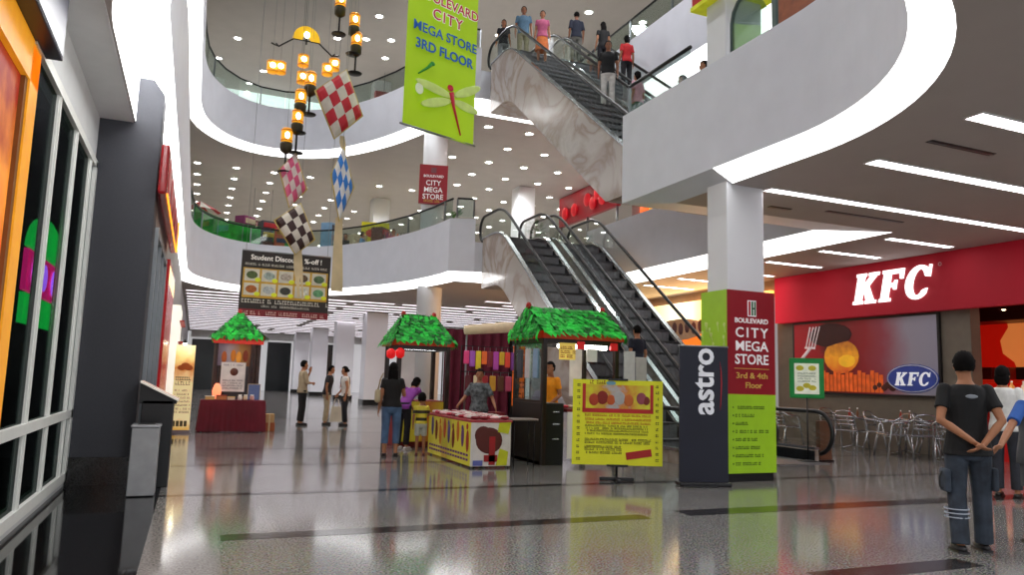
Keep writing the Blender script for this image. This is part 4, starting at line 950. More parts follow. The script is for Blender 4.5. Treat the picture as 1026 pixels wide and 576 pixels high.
for k in range(3):
    t = thing('pendant_spot', (15.6, 9.0+.7*k, 3.38), 'small warm spot lamp hung over the service counter', 'lamp', group='spot lamps over the service counter')
    mb = MB(); mb.tube([(0, 0, 0), (0, 0, -.12)], .012); mb.lathe([(.03, -.12), (.08, -.25)], n=12, cap=False); mb.build('shade', black, t); mb = MB(); mb.ell((0, 0, -.23), (.05, .05, .03)); mb.build('bulb', E('#ffd0a0', 20), t)
# orange shop beyond the column
mb = MB(); mb.b2(XK, XK+.2, 16.4, 27, 3.95, 5.4); mb.b2(XK, XK+.3, 24.9, 27, 0, 4.5); struct('wall_orange_shop', mb, M('#a08268', .6))
os_ = thing('orange_shop_front', (XK-.12, 20.6, 0), 'glowing orange shop front with bright lit panels beyond the escalators', 'shop front')
mb = MB(); mb.b2(0, .1, -4.1, 4.2, 2.5, 3.1); mb.build('sign_band', E('#ff7a10', 1.1), os_)
mb = MB(); mb.b2(-.02, .1, -4.1, 4.2, 3.1, 4.1); mb.build('lit_panel', gradient([(0, '#ffb050'), (.2, '#fff0c0'), (.35, '#ffb040'), (.55, '#fff4d0'), (.75, '#ffb860'), (1, '#e88030')], 'Y', -4.1, 4.2, 2.2), os_)
mb = MB(); mb.b2(0, .1, -4.1, 4.2, 1.9, 2.5); mb.build('lower_band', E('#c8400c', .8), os_)
mb = MB(); mb.b2(0, .1, -4.1, 4.2, 0, 1.9); mb.build('window', M('#3a1c10', .2, emit=.3), os_)
mb = MB(); mb.ell((-.04, .3, 3.2), (.02, 1.5, .36)); mb.build('sign_plate', M('#b08a6a', .5, emit=.2), os_)
for k in range(8): 
    mb = MB(); mb.ell((-.07, 1.5-.35*k, 3.22+.05*(k % 2)), (.02, .13, .2)); mb.build('sign_letter', M('#5a1c18', .5), os_)
l = bpy.data.lights.new('shop_glow', 'AREA'); l.energy = 260; l.size = 5; l.color = (1, .6, .25); o = bpy.data.objects.new('shop_glow', l); C.objects.link(o); o.location = (14.7, 20.6, 2.9); o.rotation_euler = (0, PI/2, 0)
# terrace furniture
CHR = M('#b4b7ba', .22, .95, .04)
def chair():
    t = thing('aluminium_chair', (0, 0, 0), '', 'chair')
    for s in (-1, 1):
        mb = MB(); mb.tube([(s*.29, -.24, 0), (s*.27, -.16, .42), (s*.26, -.13, .60), (s*.26, -.08, .655)], .018, 8); mb.build('leg', CHR, t)
        mb = MB(); mb.tube([(s*.25, .29, 0), (s*.22, .17, .44)], .018, 8); mb.build('leg', CHR, t)
        mb = MB(); mb.tube([(s*.26, -.08, .655), (s*.27, .05, .67), (s*.265, .17, .68), (s*.2, .25, .74)], .018, 8); mb.build('armrest', CHR, t)
    mb = MB(); mb.tube([(-.21, .17, .43), (-.2, .22, .6), (-.2, .26, .76), (-.15, .29, .82), (0, .31, .84), (.15, .29, .82), (.2, .26, .76), (.2, .22, .6), (.21, .17, .43)], .013, 8); mb.build('back_frame', CHR, t)
    mb = MB()
    for z, y in ((.56, .205), (.64, .225), (.72, .245)): mb.tube([(-.2, y, z), (-.1, y+.03, z), (0, y+.04, z), (.1, y+.03, z), (.2, y, z)], [.02]*5, 6)
    mb.build('back_slats', CHR, t)
    mb = MB(); mb.bbox((0, -.01, .435), (.44, .42, .022), .01); mb.build('seat', CHR, t)
    mb = MB(); mb.tube([(-.265, -.17, .40), (.265, -.17, .40)], .012); mb.tube([(-.22, .17, .42), (.22, .17, .42)], .012); mb.build('stretcher', CHR, t); return t
CH = [(13.7, 12.74, 1.9, 'aluminium armchair leftmost of the front chairs, facing right'), (14.1, 12.25, .3, 'aluminium armchair with slatted back towards the wall, second from the left'), (13.55, 11.5, -2.0, 'aluminium armchair in the middle of the terrace seen from the side'),
      (13.95, 11.2, 2.7, 'aluminium armchair with bright slatted back facing the camera'), (14.45, 11.3, .5, 'aluminium armchair behind the bright backed one'), (13.75, 10.35, 2.2, 'aluminium armchair just left of the man in black'),
      (13.2, 14.2, 1.5, 'aluminium armchair behind the escalator newel'), (14.45, 13.9, 0, 'aluminium armchair in the rear row under the fork picture'), (13.0, 9.3, .6, 'aluminium armchair hidden mostly behind the man in black')]
c0 = chair()
c0.scale = (1.08, 1.08, 1.08)
for k, (x, y, rz, lb) in enumerate(CH):
    if k == 0: c0.location = (x, y, 0); c0.rotation_euler = (0, 0, rz); c0['label'] = lb; c0['group'] = 'aluminium terrace chairs'
    else: dup(c0, None, (x, y, 0), rz, lb)
def tbl():
    t = thing('terrace_table', (0, 0, 0), '', 'table', group='round terrace tables')
    mb = MB(); mb.lathe([(.001, .72), (.33, .72), (.34, .73), (.34, .74), (.33, .75), (.001, .75)], n=28, cap=False); mb.build('tabletop', CHR, t)
    mb = MB(); mb.tube([(0, 0, .03), (0, 0, .72)], .028, 10); mb.build('pedestal', CHR, t)
    for k in range(4): mb = MB(); q = PI/4+k*PI/2; mb.tube([(0, 0, .1), (.18*math.cos(q), .18*math.sin(q), .05), (.3*math.cos(q), .3*math.sin(q), .015)], .016); mb.build('foot', CHR, t)
    return t
TB = [(14.3, 13.2, 'round aluminium table left under the fries picture'), (14.35, 11.85, 'round aluminium table under the middle of the picture board'), (14.3, 10.75, 'round aluminium table under the oval of the picture board'), (13.6, 14.9, 'round aluminium table behind the escalator newel')]
t0 = tbl()
for k, (x, y, lb) in enumerate(TB):
    if k == 0: t0.location = (x, y, 0); t0['label'] = lb
    else: dup(t0, None, (x, y, 0), 0, lb)
for k, (x, y, lb) in enumerate(TB[:3]):
    for j in (0, 1):
        t = thing('condiment_bottle', (x-.05+.1*j, y+.06-.14*j, .752), ['red sauce bottle', 'brown sauce bottle'][j]+' standing on the '+lb, 'bottle')
        mb = MB(); mb.lathe([(.03, 0), (.032, .1), (.012, .15), (.01, .18)], n=12); mb.build('bottle', M(['#a02818', '#7a4828'][j], .3), t); mb = MB(); mb.lathe([(.014, .18), (.012, .205)], n=8); mb.build('cap', white, t)
t = thing('wooden_bollard', onZ(826, 462), 'short brown wooden panel post beside the escalator newel', 'post'); mb = MB(); mb.bbox((0, 0, .38), (.3, .1, .76), .008); mb.build('panel', M('#6d4630', .5), t); mb = MB(); mb.bbox((0, 0, .015), (.34, .16, .03), .005); mb.build('base', black, t)
# ------------------------------------------------------------------ hanging things in the void
g = thing('hanging_banner', (2.93, 12.0, 5.59), 'huge lime green hanging banner with store lettering and dragonflies', 'banner', rz=math.radians(21))
BW, BH = 1.58, 3.6
mb = MB(); vs = []; fs = []
for i in range(13):
    x = BW*i/12; yy = .02*math.sin(i*.5)
    vs += [(x, yy, 0), (x, yy, BH)]
for i in range(12): fs.append((2*i, 2*i+2, 2*i+3, 2*i+1))
mb.add(vs, fs, True); mb.build('cloth', M('#a9cf14', .55, var=.05, scale=1.5, emit=.18), g)
mb = MB(); mb.tube([(-.05, 0, 0.02), (BW+.05, 0, 0.02)], .02); mb.tube([(-.05, 0, BH), (BW+.05, 0, BH)], .025); mb.build('pole', steel, g)
mb = MB(); mb.tube([(.1, 0, BH), (.1, 0, 9.8)], .008, 6); mb.tube([(BW-.1, 0, BH), (BW-.1, 0, 9.8)], .008, 6); mb.build('cord', steel, g)
BL = M('#1f62b8', .5, emit=.1); RDP = M('#c02848', .5, emit=.08); WHT = M('#f4f0ea', .5, emit=.2)
letters('BOULEVARD', .25, WHT, g, (.86, -.035, 2.46), bold=.05); letters('BOULEVARD', .25, RDP, g, (.86, -.042, 2.46), bold=.008)
letters('CITY', .27, WHT, g, (.85, -.035, 2.17), bold=.05, space=1.25); letters('CITY', .27, RDP, g, (.85, -.042, 2.17), bold=.008, space=1.25)
letters('MEGA STORE', .245, BL, g, (.83, -.04, 1.83), bold=.01); letters('3RD FLOOR', .245, BL, g, (.82, -.04, 1.52), bold=.022)
mb = MB(); mb.tube([(.26, -.035, .98), (.45, -.035, 1.14), (.52, -.035, 1.22)], [.012, .025, .035]); mb.ell((.56, -.035, 1.25), (.05, .006, .04)); mb.build('printed_dragonfly', M('#2a9a34', .5), g, 'green dragonfly')
mb = MB(); mb.tube([(1.25, -.035, .12), (1.07, -.035, .6), (1.0, -.035, .85)], [.012, .025, .05]); mb.ell((.98, -.035, .93), (.07, .006, .06)); mb.build('printed_dragonfly', M('#c01838', .5, emit=.1), g, 'red dragonfly')
mb = MB()
for x, z, a, r_ in ((.62, .82, .42, -.1), (1.38, .98, .36, .5), (.68, .58, .36, .35), (1.36, .68, .3, -.1)): mb.ell((x, -.03, z), (a, .004, .085), 14, 6, Matrix.Rotation(-r_, 3, 'Y'))
mb.build('printed_wings', M('#c2d878', .5, emit=.14), g)
mb = MB(); mb.ell((.3, -.03, .72), (.09, .004, .1)); mb.build('printed_dot', M('#dbe6c0', .5, emit=.15), g)
# dark student banner
sb = thing('dark_hanging_banner', (1.0, 22.0, 2.92), 'dark food banner with gold framed photo grid hanging in the void', 'banner')
mb = MB(); mb.b2(0, 2.45, -.01, .01, 0, 1.85); mb.build('cloth', M('#2a2320', .6, var=.1), sb)
T(sb, 'gold_panel', M('#b58c28', .5, emit=.1), (.06, 2.39, .52, 1.36), y=-.012)
GC = ['#4a5a30', '#9aa8a0', '#b0a498', '#5a4630', '#506a48', '#a05a20', '#aab0b0', '#3a3a34', '#c8ccc0', '#5f9468']
for k in range(10):
    x = .3+.46*(k % 5); z = 1.16-.40*(k//5)
    T(sb, 'photo_plate', M('#c9c4b4', .5), (x-.2, x+.2, z-.17, z+.17), y=-.018)
    mb = MB(); mb.ell((x, -.024, z), (.15, .004, .11)); mb.build('food_photo', M(GC[k], .6, var=.4, scale=14), sb)
    mb = MB(); mb.ell((x+.16, -.028, z-.13), (.08, .004, .06)); mb.build('price_star', M('#c9cf22', .5, emit=.1), sb)
letters('Student Discount  %-off !', .2, M('#e8e4dc', .5, emit=.2), sb, (1.22, -.016, 1.66), bold=.012, sx=.96)
mb = MB(); glyphs(mb, .1, 2.35, 1.47, .06, -.014); glyphs(mb, .06, 2.38, .43, .11, -.014); glyphs(mb, .6, 1.9, .3, .06, -.014); mb.build('print', M('#d8d4c8', .6), sb)
T(sb, 'red_strip', M('#7a1420', .5), (0, 2.45, .0, .2), y=-.012); mb = MB(); glyphs(mb, .1, 2.35, .1, .1, -.02); mb.build('print', M('#e0b8b0', .6), sb)
mb = MB(); mb.tube([(0, 0, 1.85), (2.45, 0, 1.85)], .02); mb.tube([(.1, 0, 1.85), (.1, 0, 12.4)], .006, 5); mb.tube([(2.35, 0, 1.85), (2.35, 0, 12.4)], .006, 5); mb.build('hanging_pole', steel, sb)
# red sign on the far round column
rc = thing('red_column_sign', (7.04, 24.0, 7.22), 'dark red store sign fixed to the round column on the second floor', 'sign', rz=math.radians(-14))
mb = MB(); mb.b2(-.48, .48, -.04, .1, 0, 1.36); mb.build('panel', DR, rc)
for s_, z in (('CITY', .72), ('MEGA', .48), ('STORE', .24)): letters(s_, .25, WT, rc, (0, -.045, z), bold=.01, sx=.95)
mb = MB(); mb.b2(-.09, .09, -.05, -.04, 1.08, 1.26); mb.build('emblem_plate', M('#7a4048', .5), rc); letters('BOULEVARD', .12, WT, rc, (0, -.045, .96), bold=.012)
mb = MB(); glyphs(mb, -.3, .3, .1, .08, -.045); mb.build('print', YL, rc)
# red yellow-edged sign on the near upper column
rs2 = thing('red_upper_sign', (7.49, 9.16, 7.42), 'red sign box with yellow lower edge at the top of the near column', 'sign')
mb = MB(); mb.b2(-.42, .5, -.42, .42, .07, 1.2); mb.build('box', M('#b01420', .4, emit=.1), rs2)
mb = MB(); mb.b2(-.44, .52, -.44, .44, 0, .07); mb.build('edge', M('#c8cc20', .4, emit=.2), rs2)
# oil lamps
AMB = M('#f0a020', .35, emit=.7, var=.2); FL = E('#fff0b0', 14); CUP = M('#3a3218', .45, .3)
def cord(r, z0, z1=15.38):
    mb = MB(); mb.tube([(0, 0, z0), (0, 0, z1)], .004, 4); mb.build('cord', steel, r)
def oil_lamp(px, py, label, first=[None], Yp=13.0, s=1.0):
    q = onY(px, py, Yp); 
    r = thing('hanging_oil_lamp', q, label, 'lamp', group='hanging oil lamps')
    mb = MB(); mb.lathe([(.085*s, .0), (.095*s, .04), (.095*s, .2), (.075*s, .25)], n=14); mb.build('amber_glass', AMB, r)
    mb = MB(); mb.lathe([(.1*s, .2), (.1*s, .225)], n=14); mb.lathe([(.1*s, .02), (.1*s, .045)], n=14); mb.build('band', M('#c87810', .4, emit=.3), r)
    mb = MB(); mb.ell((0, -.088*s, .11), (.04*s, .02, .06)); mb.build('flame', FL, r)
    mb = MB(); mb.lathe([(.03, -.2), (.095*s, -.15), (.105*s, -.03), (.09*s, 0)], n=16); mb.build('cup', CUP, r)
    mb = MB(); mb.tube([(0, 0, -.2), (0, 0, -.5)], .018, 8); mb.build('stem', blackm, r)
    mb = MB(); mb.lathe([(.12*s, -.53), (.13*s, -.515), (.02, -.48)], n=18); mb.build('foot', blackm, r)
    cord(r, .25, 15.38-q.z); return r
for px, py, lb in [(341, 7, 'hanging amber oil lamp cut off by the top edge of the picture'), (355, 27, 'hanging amber oil lamp, topmost of the right hand group in full view'), (357, 46, 'hanging amber oil lamp, lowest of the right hand group'),
                   (311, 86, 'hanging amber oil lamp just left of the red checked pouch'), (298, 124, 'hanging amber oil lamp above the pink checked pouch, right one'), (287, 143, 'lowest hanging amber oil lamp, above the pink checked pouch'), (301, 104, 'hanging amber oil lamp in the middle of the left hand string')]:
    oil_lamp(px, py, lb)
def lantern_jar(px, py, label, Yp=13.4):
    q = onY(px, py, Yp); r = thing('hanging_amber_lantern', q, label, 'lantern', group='hanging amber lanterns')
    mb = MB(); mb.lathe([(.07, -.11), (.095, -.09), (.095, .09), (.07, .11)], n=14); mb.build('amber_glass', AMB, r)
    mb = MB(); mb.lathe([(.1, .07), (.1, .1)], n=14); mb.lathe([(.1, -.1), (.1, -.07)], n=14); mb.build('band', M('#d08818', .4, emit=.35), r)
    mb = MB(); mb.ell((0, -.09, 0), (.05, .02, .05)); mb.build('flame', FL, r); cord(r, .11, 15.38-q.z)
for px, py, lb in [(273, 67, 'amber lantern, left one of the pair at the far left'), (281, 68, 'amber lantern, right one of the pair at the far left'), (304, 61, 'amber lantern directly below the fan shaped ornament'), (303, 78, 'amber lantern second below the fan shaped ornament'), (328, 70, 'amber lantern left one of the pair above the red checked pouch'), (335, 65, 'amber lantern right one of the pair above the red checked pouch')]: lantern_jar(px, py, lb)
q = onY(307, 41, 13.4); fo = thing('fan_ornament', q, 'yellow fan shaped ornament on black wrought arms hanging in the void', 'ornament')
mb = MB(); pl = [(.24*math.cos(PI*i/14), .27*math.sin(PI*i/14)) for i in range(15)]+[(-.07*math.cos(PI*i/8), .1*math.sin(PI*i/8)) for i in range(9)]; mb.prism(pl, -.02, .02, 'y'); mb.build('fan', M('#e0b010', .45, emit=.5), fo)
mb = MB()
for s_ in (-1, 1): mb.tube([(0, 0, 0), (s_*.22, 0, .0), (s_*.47, 0, -.2), (s_*.55, 0, -.18), (s_*.6, 0, -.16)], .014, 6); mb.tube([(s_*.47, 0, -.2), (s_*.52, 0, -.15)], .012, 6)
mb.tube([(0, -.02, -.08), (0, -.02, .12)], .014, 6); mb.build('wrought_arm', black, fo)
mb = MB(); mb.ell((0, -.03, .1), (.05, .02, .06)); mb.build('flame', FL, fo); cord(fo, .27, 15.38-q.z)
# checked woven pouches
def pouch(corners, Yp, ca, cb, n, label, tail=None, tilt=.12):
    """corners top,right,bottom,left in pixels -> a padded woven diamond hung in the void"""
    P4 = [onY(x, y, Yp) for x, y in corners]; c = sum(P4, Vector())/4
    r = thing('woven_pouch', c, label, 'pouch'); Lc = [p-c for p in P4]
    def S(u, v): return (Lc[0]*(1-u)*(1-v)+Lc[1]*u*(1-v)+Lc[2]*u*v+Lc[3]*(1-u)*v)
    A = [MB(), MB()]
    for side in (-1, 1):
        for i in range(n):
            for j in range(n):
                k = 3
                for a in range(k):
                    for b in range(k):
                        q = []
                        for du, dv in ((0, 0), (1, 0), (1, 1), (0, 1)):
                            u, v = (i+(a+du)/k)/n, (j+(b+dv)/k)/n; p = S(u, v)
                            bul = .11*math.sqrt(max(0, 16*u*(1-u)*v*(1-v))) + .012*abs(math.sin(PI*u*n)*math.sin(PI*v*n))
                            q.append(p+Vector((0, side*(bul+.012), 0)) + Vector((side*.0, 0, 0)))
                        A[(i+j) % 2].quad(*q)
    A[0].build('weave', ca, r); A[1].build('weave', cb, r)
    mb = MB(); ring = [S(0, 0), S(1, 0), S(1, 1), S(0, 1)]; mb.tube(ring, .02, 6, True); mb.build('edge_cord', M('#c8b060', .6), r)
    cord(r, Lc[0].z, 15.38-c.z) if False else None
    mb = MB(); t_ = Lc[0]; mb.tube([t_, (t_.x, t_.y, 15.38-c.z)], .004, 4); mb.build('cord', steel, r)
    if tail:
        for (x0, y0, x1, y1, w) in tail:
            a = onY(x0, y0, Yp)-c; b = onY(x1, y1, Yp)-c; mb = MB(); n_ = 12; vs = []; fs = []
            for i in range(n_+1):
                t = i/n_; p = a.lerp(b, t); ww = w*(.55+.45*math.sin(PI*min(1, t*1.2+.15))) if w < .1 else w*(.6+.4*t)
                vs += [p+Vector((-ww, .03*math.sin(t*5), 0)), p+Vector((ww, .03*math.sin(t*5+.4), 0))]
            for i in range(n_): fs.append((2*i, 2*i+1, 2*i+3, 2*i+2))
            mb.add(vs, fs, True); mb.build('ribbon_tail', M('#d2bd92', .7, var=.08), r)
    return r
CREAM = M('#d8cfc0', .6); 
pouch([(347, 70), (363, 116), (335, 139), (316, 91)], 12.6, CREAM, M('#c41428', .5), 4, 'red and cream checked woven pouch hanging highest', [(343, 136, 345, 158, .05)])
pouch([(296, 153), (307, 190), (290, 208), (280, 170)], 13.0, M('#dcc8c0', .6), M('#d8547c', .5), 4, 'pink and cream checked woven pouch above the brown one', None)
pouch([(301, 204), (315, 240), (296, 255), (275, 221)], 12.8, CREAM, M('#3a1c18', .5), 4, 'dark brown and cream checked woven pouch in front of the dark banner', [(297, 252, 299, 298, .05), (301, 250, 303, 300, .03)])
pouch([(344, 147), (354, 188), (340, 222), (332, 175)], 12.6, M('#dcdcd8', .6), M('#1a74c8', .5), 4, 'blue and white checked woven pouch with long beige tail', [(340, 218, 337, 292, .1)])
# ------------------------------------------------------------------ upper floors: goods behind the railings
def far_pt(px, py, z, back=0):
    p = onZ(px, py, z); d = Vector((p.x, p.y, 0)).normalized()*back; return p+d
hd = thing('green_railing_drape', (0, 0, L2), 'long bright green drape hung inside the second floor railing', 'drape')
mb = MB(); pts = [(INN[i][0], INN[i][1]+.3) for i in range(49, len(INN)) if INN[i][1] > 20 and INN[i][0] < 3.6]
vs = []; fs = []
for x, y in pts: vs += [(x, y, .8), (x, y, 1.56)]
for i in range(len(pts)-1): fs.append((2*i, 2*i+2, 2*i+3, 2*i+1))
mb.add(vs, fs); mb.build('cloth', M('#1f9a30', .6, var=.45, scale=3, emit=.1), hd)
mb = MB(); mb.tube([(x, y, 1.57) for x, y in pts], .02, 6); mb.build('hem_rope', M('#126a20', .6), hd)
mb = MB()
for x, y in pts[::4]: mb.tube([(x, y, 0), (x, y, 1.57)], .02, 6)
mb.build('post', steel, hd)
GCOL = ['#b02028', '#e0dcd4', '#2a3a68', '#c88a2a', '#3a7a4a', '#8a3a6a', '#4a4a50', '#d86a4a', '#7aa0c0', '#c8b898', '#5a2a20', '#e0c030']
R6 = random.Random(21)
names_ = ['red', 'white', 'navy', 'gold', 'green', 'plum', 'grey', 'coral', 'pale blue', 'beige', 'brown', 'yellow']
def rack(px, back, k, label, z=L2, w=1.3, hh=1.72):
    p = onZ(px, 232, 7.2); d = Vector((p.x-0, p.y, 0)); d *= (back/d.length); q = Vector((d.x, d.y, z))
    r = thing('clothes_rack', q, label, 'clothes rack', rz=-math.atan2(d.x, d.y))
    mb = MB(); mb.tube([(-w/2, 0, .03), (-w/2, 0, hh), (w/2, 0, hh), (w/2, 0, .03)], .02); mb.tube([(-w/2, -.25, .03), (-w/2, .25, .03)], .02); mb.tube([(w/2, -.25, .03), (w/2, .25, .03)], .02); mb.build('frame', steel, r)
    for i in range(9):
        x = -w/2+.1+(w-.2)*i/8; mb = MB(); c_ = GCOL[(k*5+i//3*2+R6.randrange(2)) % 12]
        mb.prism([(-.22, hh-.75), (.22, hh-.75), (.2, hh-.2), (.26, hh-.45), (.3, hh-.3), (.12, hh-.08), (0, hh-.03), (-.12, hh-.08), (-.3, hh-.3), (-.26, hh-.45), (-.2, hh-.2)], x-.035, x+.035, 'x'); mb.build('garment', M(c_, .7), r)
    return r
for k, (px, bk, lb) in enumerate([(196, 31, 'clothes rack at the left end of the second floor behind the railing'), (214, 36.5, 'clothes rack second from the left behind the green drape'), (232, 36, 'clothes rack behind the green drape above the dark banner left edge'), (258, 38, 'clothes rack behind the green drape above the dark banner'), (322, 36, 'clothes rack right of the brown checked pouch on the second floor'),
    (352, 31, 'clothes rack behind the second floor railing near the blue pouch tail'), (358, 35, 'clothes rack just left of the yellow promotion board'), (390, 35, 'clothes rack just right of the yellow promotion board'), (402, 30, 'clothes rack left of the round column on the second floor'), (412, 33, 'clothes rack close behind the round column on the second floor')]): rack(px, bk, k, lb)
for k, (px, py, c_, lb) in enumerate([(200, 214, '#c03038', 'red and white striped parasol at the left end of the second floor'), (206, 220, '#2a7a3a', 'green parasol beside the red one on the second floor')]):
    p = onZ(px, py, 7.6); d = Vector((p.x, p.y, 0)); q = d*(31.8+2.6*k)/d.length; r = thing('display_parasol', (q.x, q.y, L2), lb, 'parasol')
    A = [MB(), MB()]
    for i in range(12):
        a, b = 2*PI*i/12, 2*PI*(i+1)/12; A[i % 2].quad((0, 0, 2.7), (.8*math.cos(a), .8*math.sin(a), 2.3), (.8*math.cos(b), .8*math.sin(b), 2.3))
    A[0].build('canopy_panel', M(c_, .6), r); A[1].build('canopy_panel', M('#e8e4dc', .6), r); mb = MB(); mb.tube([(0, 0, 0), (0, 0, 2.7)], .025); mb.build('pole', steel, r); mb = MB(); mb.lathe([(.3, 0), (.3, .05)], n=16); mb.build('base', black, r)
p = onZ(376, 232, 7.0); d = Vector((p.x, p.y, 0)); q = d*(33.0/d.length); r = thing('yellow_promotion_board', (q.x, q.y, L2), 'yellow promotion board with red logo patch on the second floor', 'board', rz=math.radians(-12))
mb = MB(); mb.b2(-.6, .6, -.03, .03, .2, 2.7); mb.build('board', M('#d0cc1e', .5, emit=.15), r); mb = MB(); mb.ell((0, -.04, 2.2), (.42, .01, .22)); mb.build('red_patch', M('#c02018', .5, emit=.1), r)
mb = MB(); glyphs(mb, -.3, .3, 2.2, .16, -.055); mb.build('print', M('#f0d8c0', .5), r)
mb = MB(); mb.bbox((0, .05, .1), (1.0, .3, .2), .02); mb.build('base', steel, r)
R7 = random.Random(4)
for k in range(9):
    px = [204, 222, 245, 268, 282, 331, 358, 381, 396][k]; p = onZ(px, 230, 7.0); d = Vector((p.x, p.y, 0)); q = d*((30.3+R7.random()*.4)/d.length); hh = R7.uniform(1.5, 2.15)
    r = thing('display_stand', (q.x, q.y, L2), '%s goods stand behind the second floor railing, %s' % (names_[k], ['leftmost', 'above the first kiosk', 'left of the dark banner', 'over the dark banner left corner', 'over the dark banner middle', 'left of the blue pouch tail', 'left of the yellow board', 'right of the yellow board', 'next to the round column'][k]), 'display stand', rz=R7.random())
    mb = MB(); mb.bbox((0, 0, hh/2), (.6, .5, hh), .02); mb.build('case', M(GCOL[(k+3) % 12], .6), r)
    for i in range(4): mb = MB(); mb.bbox((0, -.26, hh*(.3+.2*i)), (.5, .08, hh*.1), .01); mb.build('goods', M(GCOL[(k*3+i) % 12], .6), r)
hs = thing('hanging_black_sign', onY(262, 226, 36), 'small black rectangular sign hanging over the second floor goods', 'sign'); mb = MB(); mb.b2(-.6, .6, -.03, .03, -.2, .2); mb.build('panel', M('#4a2018', .5), hs); mb = MB(); z9 = 9.9-hs.location.z; mb.tube([(-.4, 0, .2), (-.4, 0, z9)], .01, 6); mb.tube([(.4, 0, .2), (.4, 0, z9)], .01, 6); mb.build('cord', steel, hs)
# red shop and orange shop on the second floor
rs3 = thing('red_fascia_sign', (15.2, 28.2, 8.5), 'red shop fascia with lantern balls on the second floor above the escalators', 'sign')
mb = MB(); mb.b2(0, .2, -2.6, 2.6, 0, 1.35); mb.build('fascia', M('#8a1420', .5, emit=.15), rs3)
for k, (y, z) in enumerate([(-1.6, .5), (-1.2, .8), (-.8, .45), (-.3, .7), (.9, .5), (1.8, .5)]):
    mb = MB(); mb.ell((-.1, y, z), (.12, .26, .3)); mb.build('lantern_ball', M('#d01424', .4, emit=.2), rs3)
mb = MB()
for y in (-2.5, 0, 2.5): mb.tube([(.1, y, 0), (.1, y, -3.1)], .05)
mb.build('post', steel, rs3)
of = thing('orange_display_front', (XK-.25, 19.5, L2), 'glowing orange display front on the second floor above the orange shop', 'shop front')
mb = MB(); mb.b2(0, .2, -4.5, 4.2, 0, 4.4); mb.build('panel', gradient([(0, '#3a1a10'), (.3, '#a02810'), (.5, '#d85a18'), (.65, '#7a2010'), (1, '#402018')], 'Y', -4.5, 4.2, .7, .8, 1.5), of)
R8 = random.Random(2)
for k in range(14):
    mb = MB(); mb.ell((-.1, -4+.6*k, R8.uniform(1.2, 2.4)), (.08, .3, .28)); mb.build('orange_good', M(R8.choice(['#f08a20', '#e05a18', '#c02010', '#f0a840']), .5, emit=.7), of)
mb = MB(); mb.quad((15.1, -6, 5.4), (15.1, 24, 5.4), (15.1, 24, 9.9), (15.1, -6, 9.9)); struct('wall_right_upper', mb, M('#8f8a84', .6))
wd = thing('wooden_display_stand', onX(803, 30, 11.3), 'reddish wooden display cabinet on thin legs on the second floor at the top right', 'display cabinet'); zb = wd.location.z-L2
mb = MB(); mb.bbox((0, 0, .62), (.3, 1.1, .75), .03); mb.build('cabinet', M('#8a4a28', .4, var=.3, scale=4, emit=.1), wd)
mb = MB()
for y in (-.5, -.2, .2, .5): mb.tube([(0, y, -zb), (0, y, .3)], .018)
mb.build('leg', M('#d8d0c0', .4), wd)
mb = MB(); mb.bbox((0, 0, .22), (.36, 1.2, .05), .01); mb.build('shelf', M('#e8d8c8', .4, emit=.2), wd)
mb = MB(); mb.bbox((0, .3, -.35), (.3, .6, .3), .02); mb.build('lower_box', M('#c08858', .5), wd)
# green leaves / posts behind glass on the landing
for k, (x, y) in enumerate([(7.7, 23.6), (8.6, 24.8)]):
    r = thing('leafy_plant', (x, y, L2), ['tall leafy plant on the second floor landing left of the escalators', 'leafy plant behind the top of the left lower escalator'][k], 'plant'); mb = MB(); mb.lathe([(.18, 0), (.24, .4)], n=14); mb.build('pot', M('#6a5a4a', .6), r); mb = MB()
    for i in range(90):
        a = R8.random()*2*PI; hh = R8.uniform(.5, 1.5); l = R8.uniform(.15, .35); c_ = Vector((.15*math.cos(a), .15*math.sin(a), hh)); o_ = Vector((math.cos(a)*l, math.sin(a)*l, R8.uniform(-.05, .2))); s_ = Vector((-math.sin(a), math.cos(a), 0))*.05
        mb.quad(c_-s_*.3, c_+o_*.5-s_, c_+o_, c_+o_*.5+s_)
    mb.build('leaves', M('#4f7a3a', .6, var=.3), r); mb = MB(); mb.tube([(0, 0, .3), (0, 0, 1.4)], .02); mb.build('stem', M('#5a4630', .7), r)
# third floor: things behind the railing
t = thing('yellow_balloon_display', onY(205, 100, 30.6), 'yellow and orange toy display behind the third floor railing', 'display'); mb = MB(); mb.ell((0, 0, .1), (.28, .28, .25)); mb.build('yellow_ball', M('#d8d820', .5, emit=.1), t); mb = MB(); mb.ell((.45, 0, -.2), (.2, .2, .2)); mb.ell((-.5, .1, -.3), (.25, .2, .3)); mb.build('orange_ball', M('#e07028', .5), t)
zt = t.location.z-L3; mb = MB(); mb.lathe([(.25, -zt), (.05, -zt+.05), (.05, 0)], n=12); mb.build('stand', steel, t)
t = thing('red_hanging_box_sign', onY(385, 98, 33), 'dark red sign hung on the third floor column', 'sign'); mb = MB(); mb.bbox((0, 0, 0), (.9, .3, .5), .05); mb.build('panel', M('#8a2028', .5), t); mb = MB(); mb.tube([(0, .1, .2), (0, .1, 15.4-t.location.z)], .015, 6); mb.build('rod', steel, t)
# bright shop fronts at the back of the third floor
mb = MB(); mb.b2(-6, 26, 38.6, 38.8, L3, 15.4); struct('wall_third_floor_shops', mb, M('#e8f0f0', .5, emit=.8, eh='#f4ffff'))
mb = MB(); mb.b2(-6, 26, 38.5, 38.6, L3, L3+2.3); struct('wall_third_floor_dado', mb, M('#8f9a96', .6))
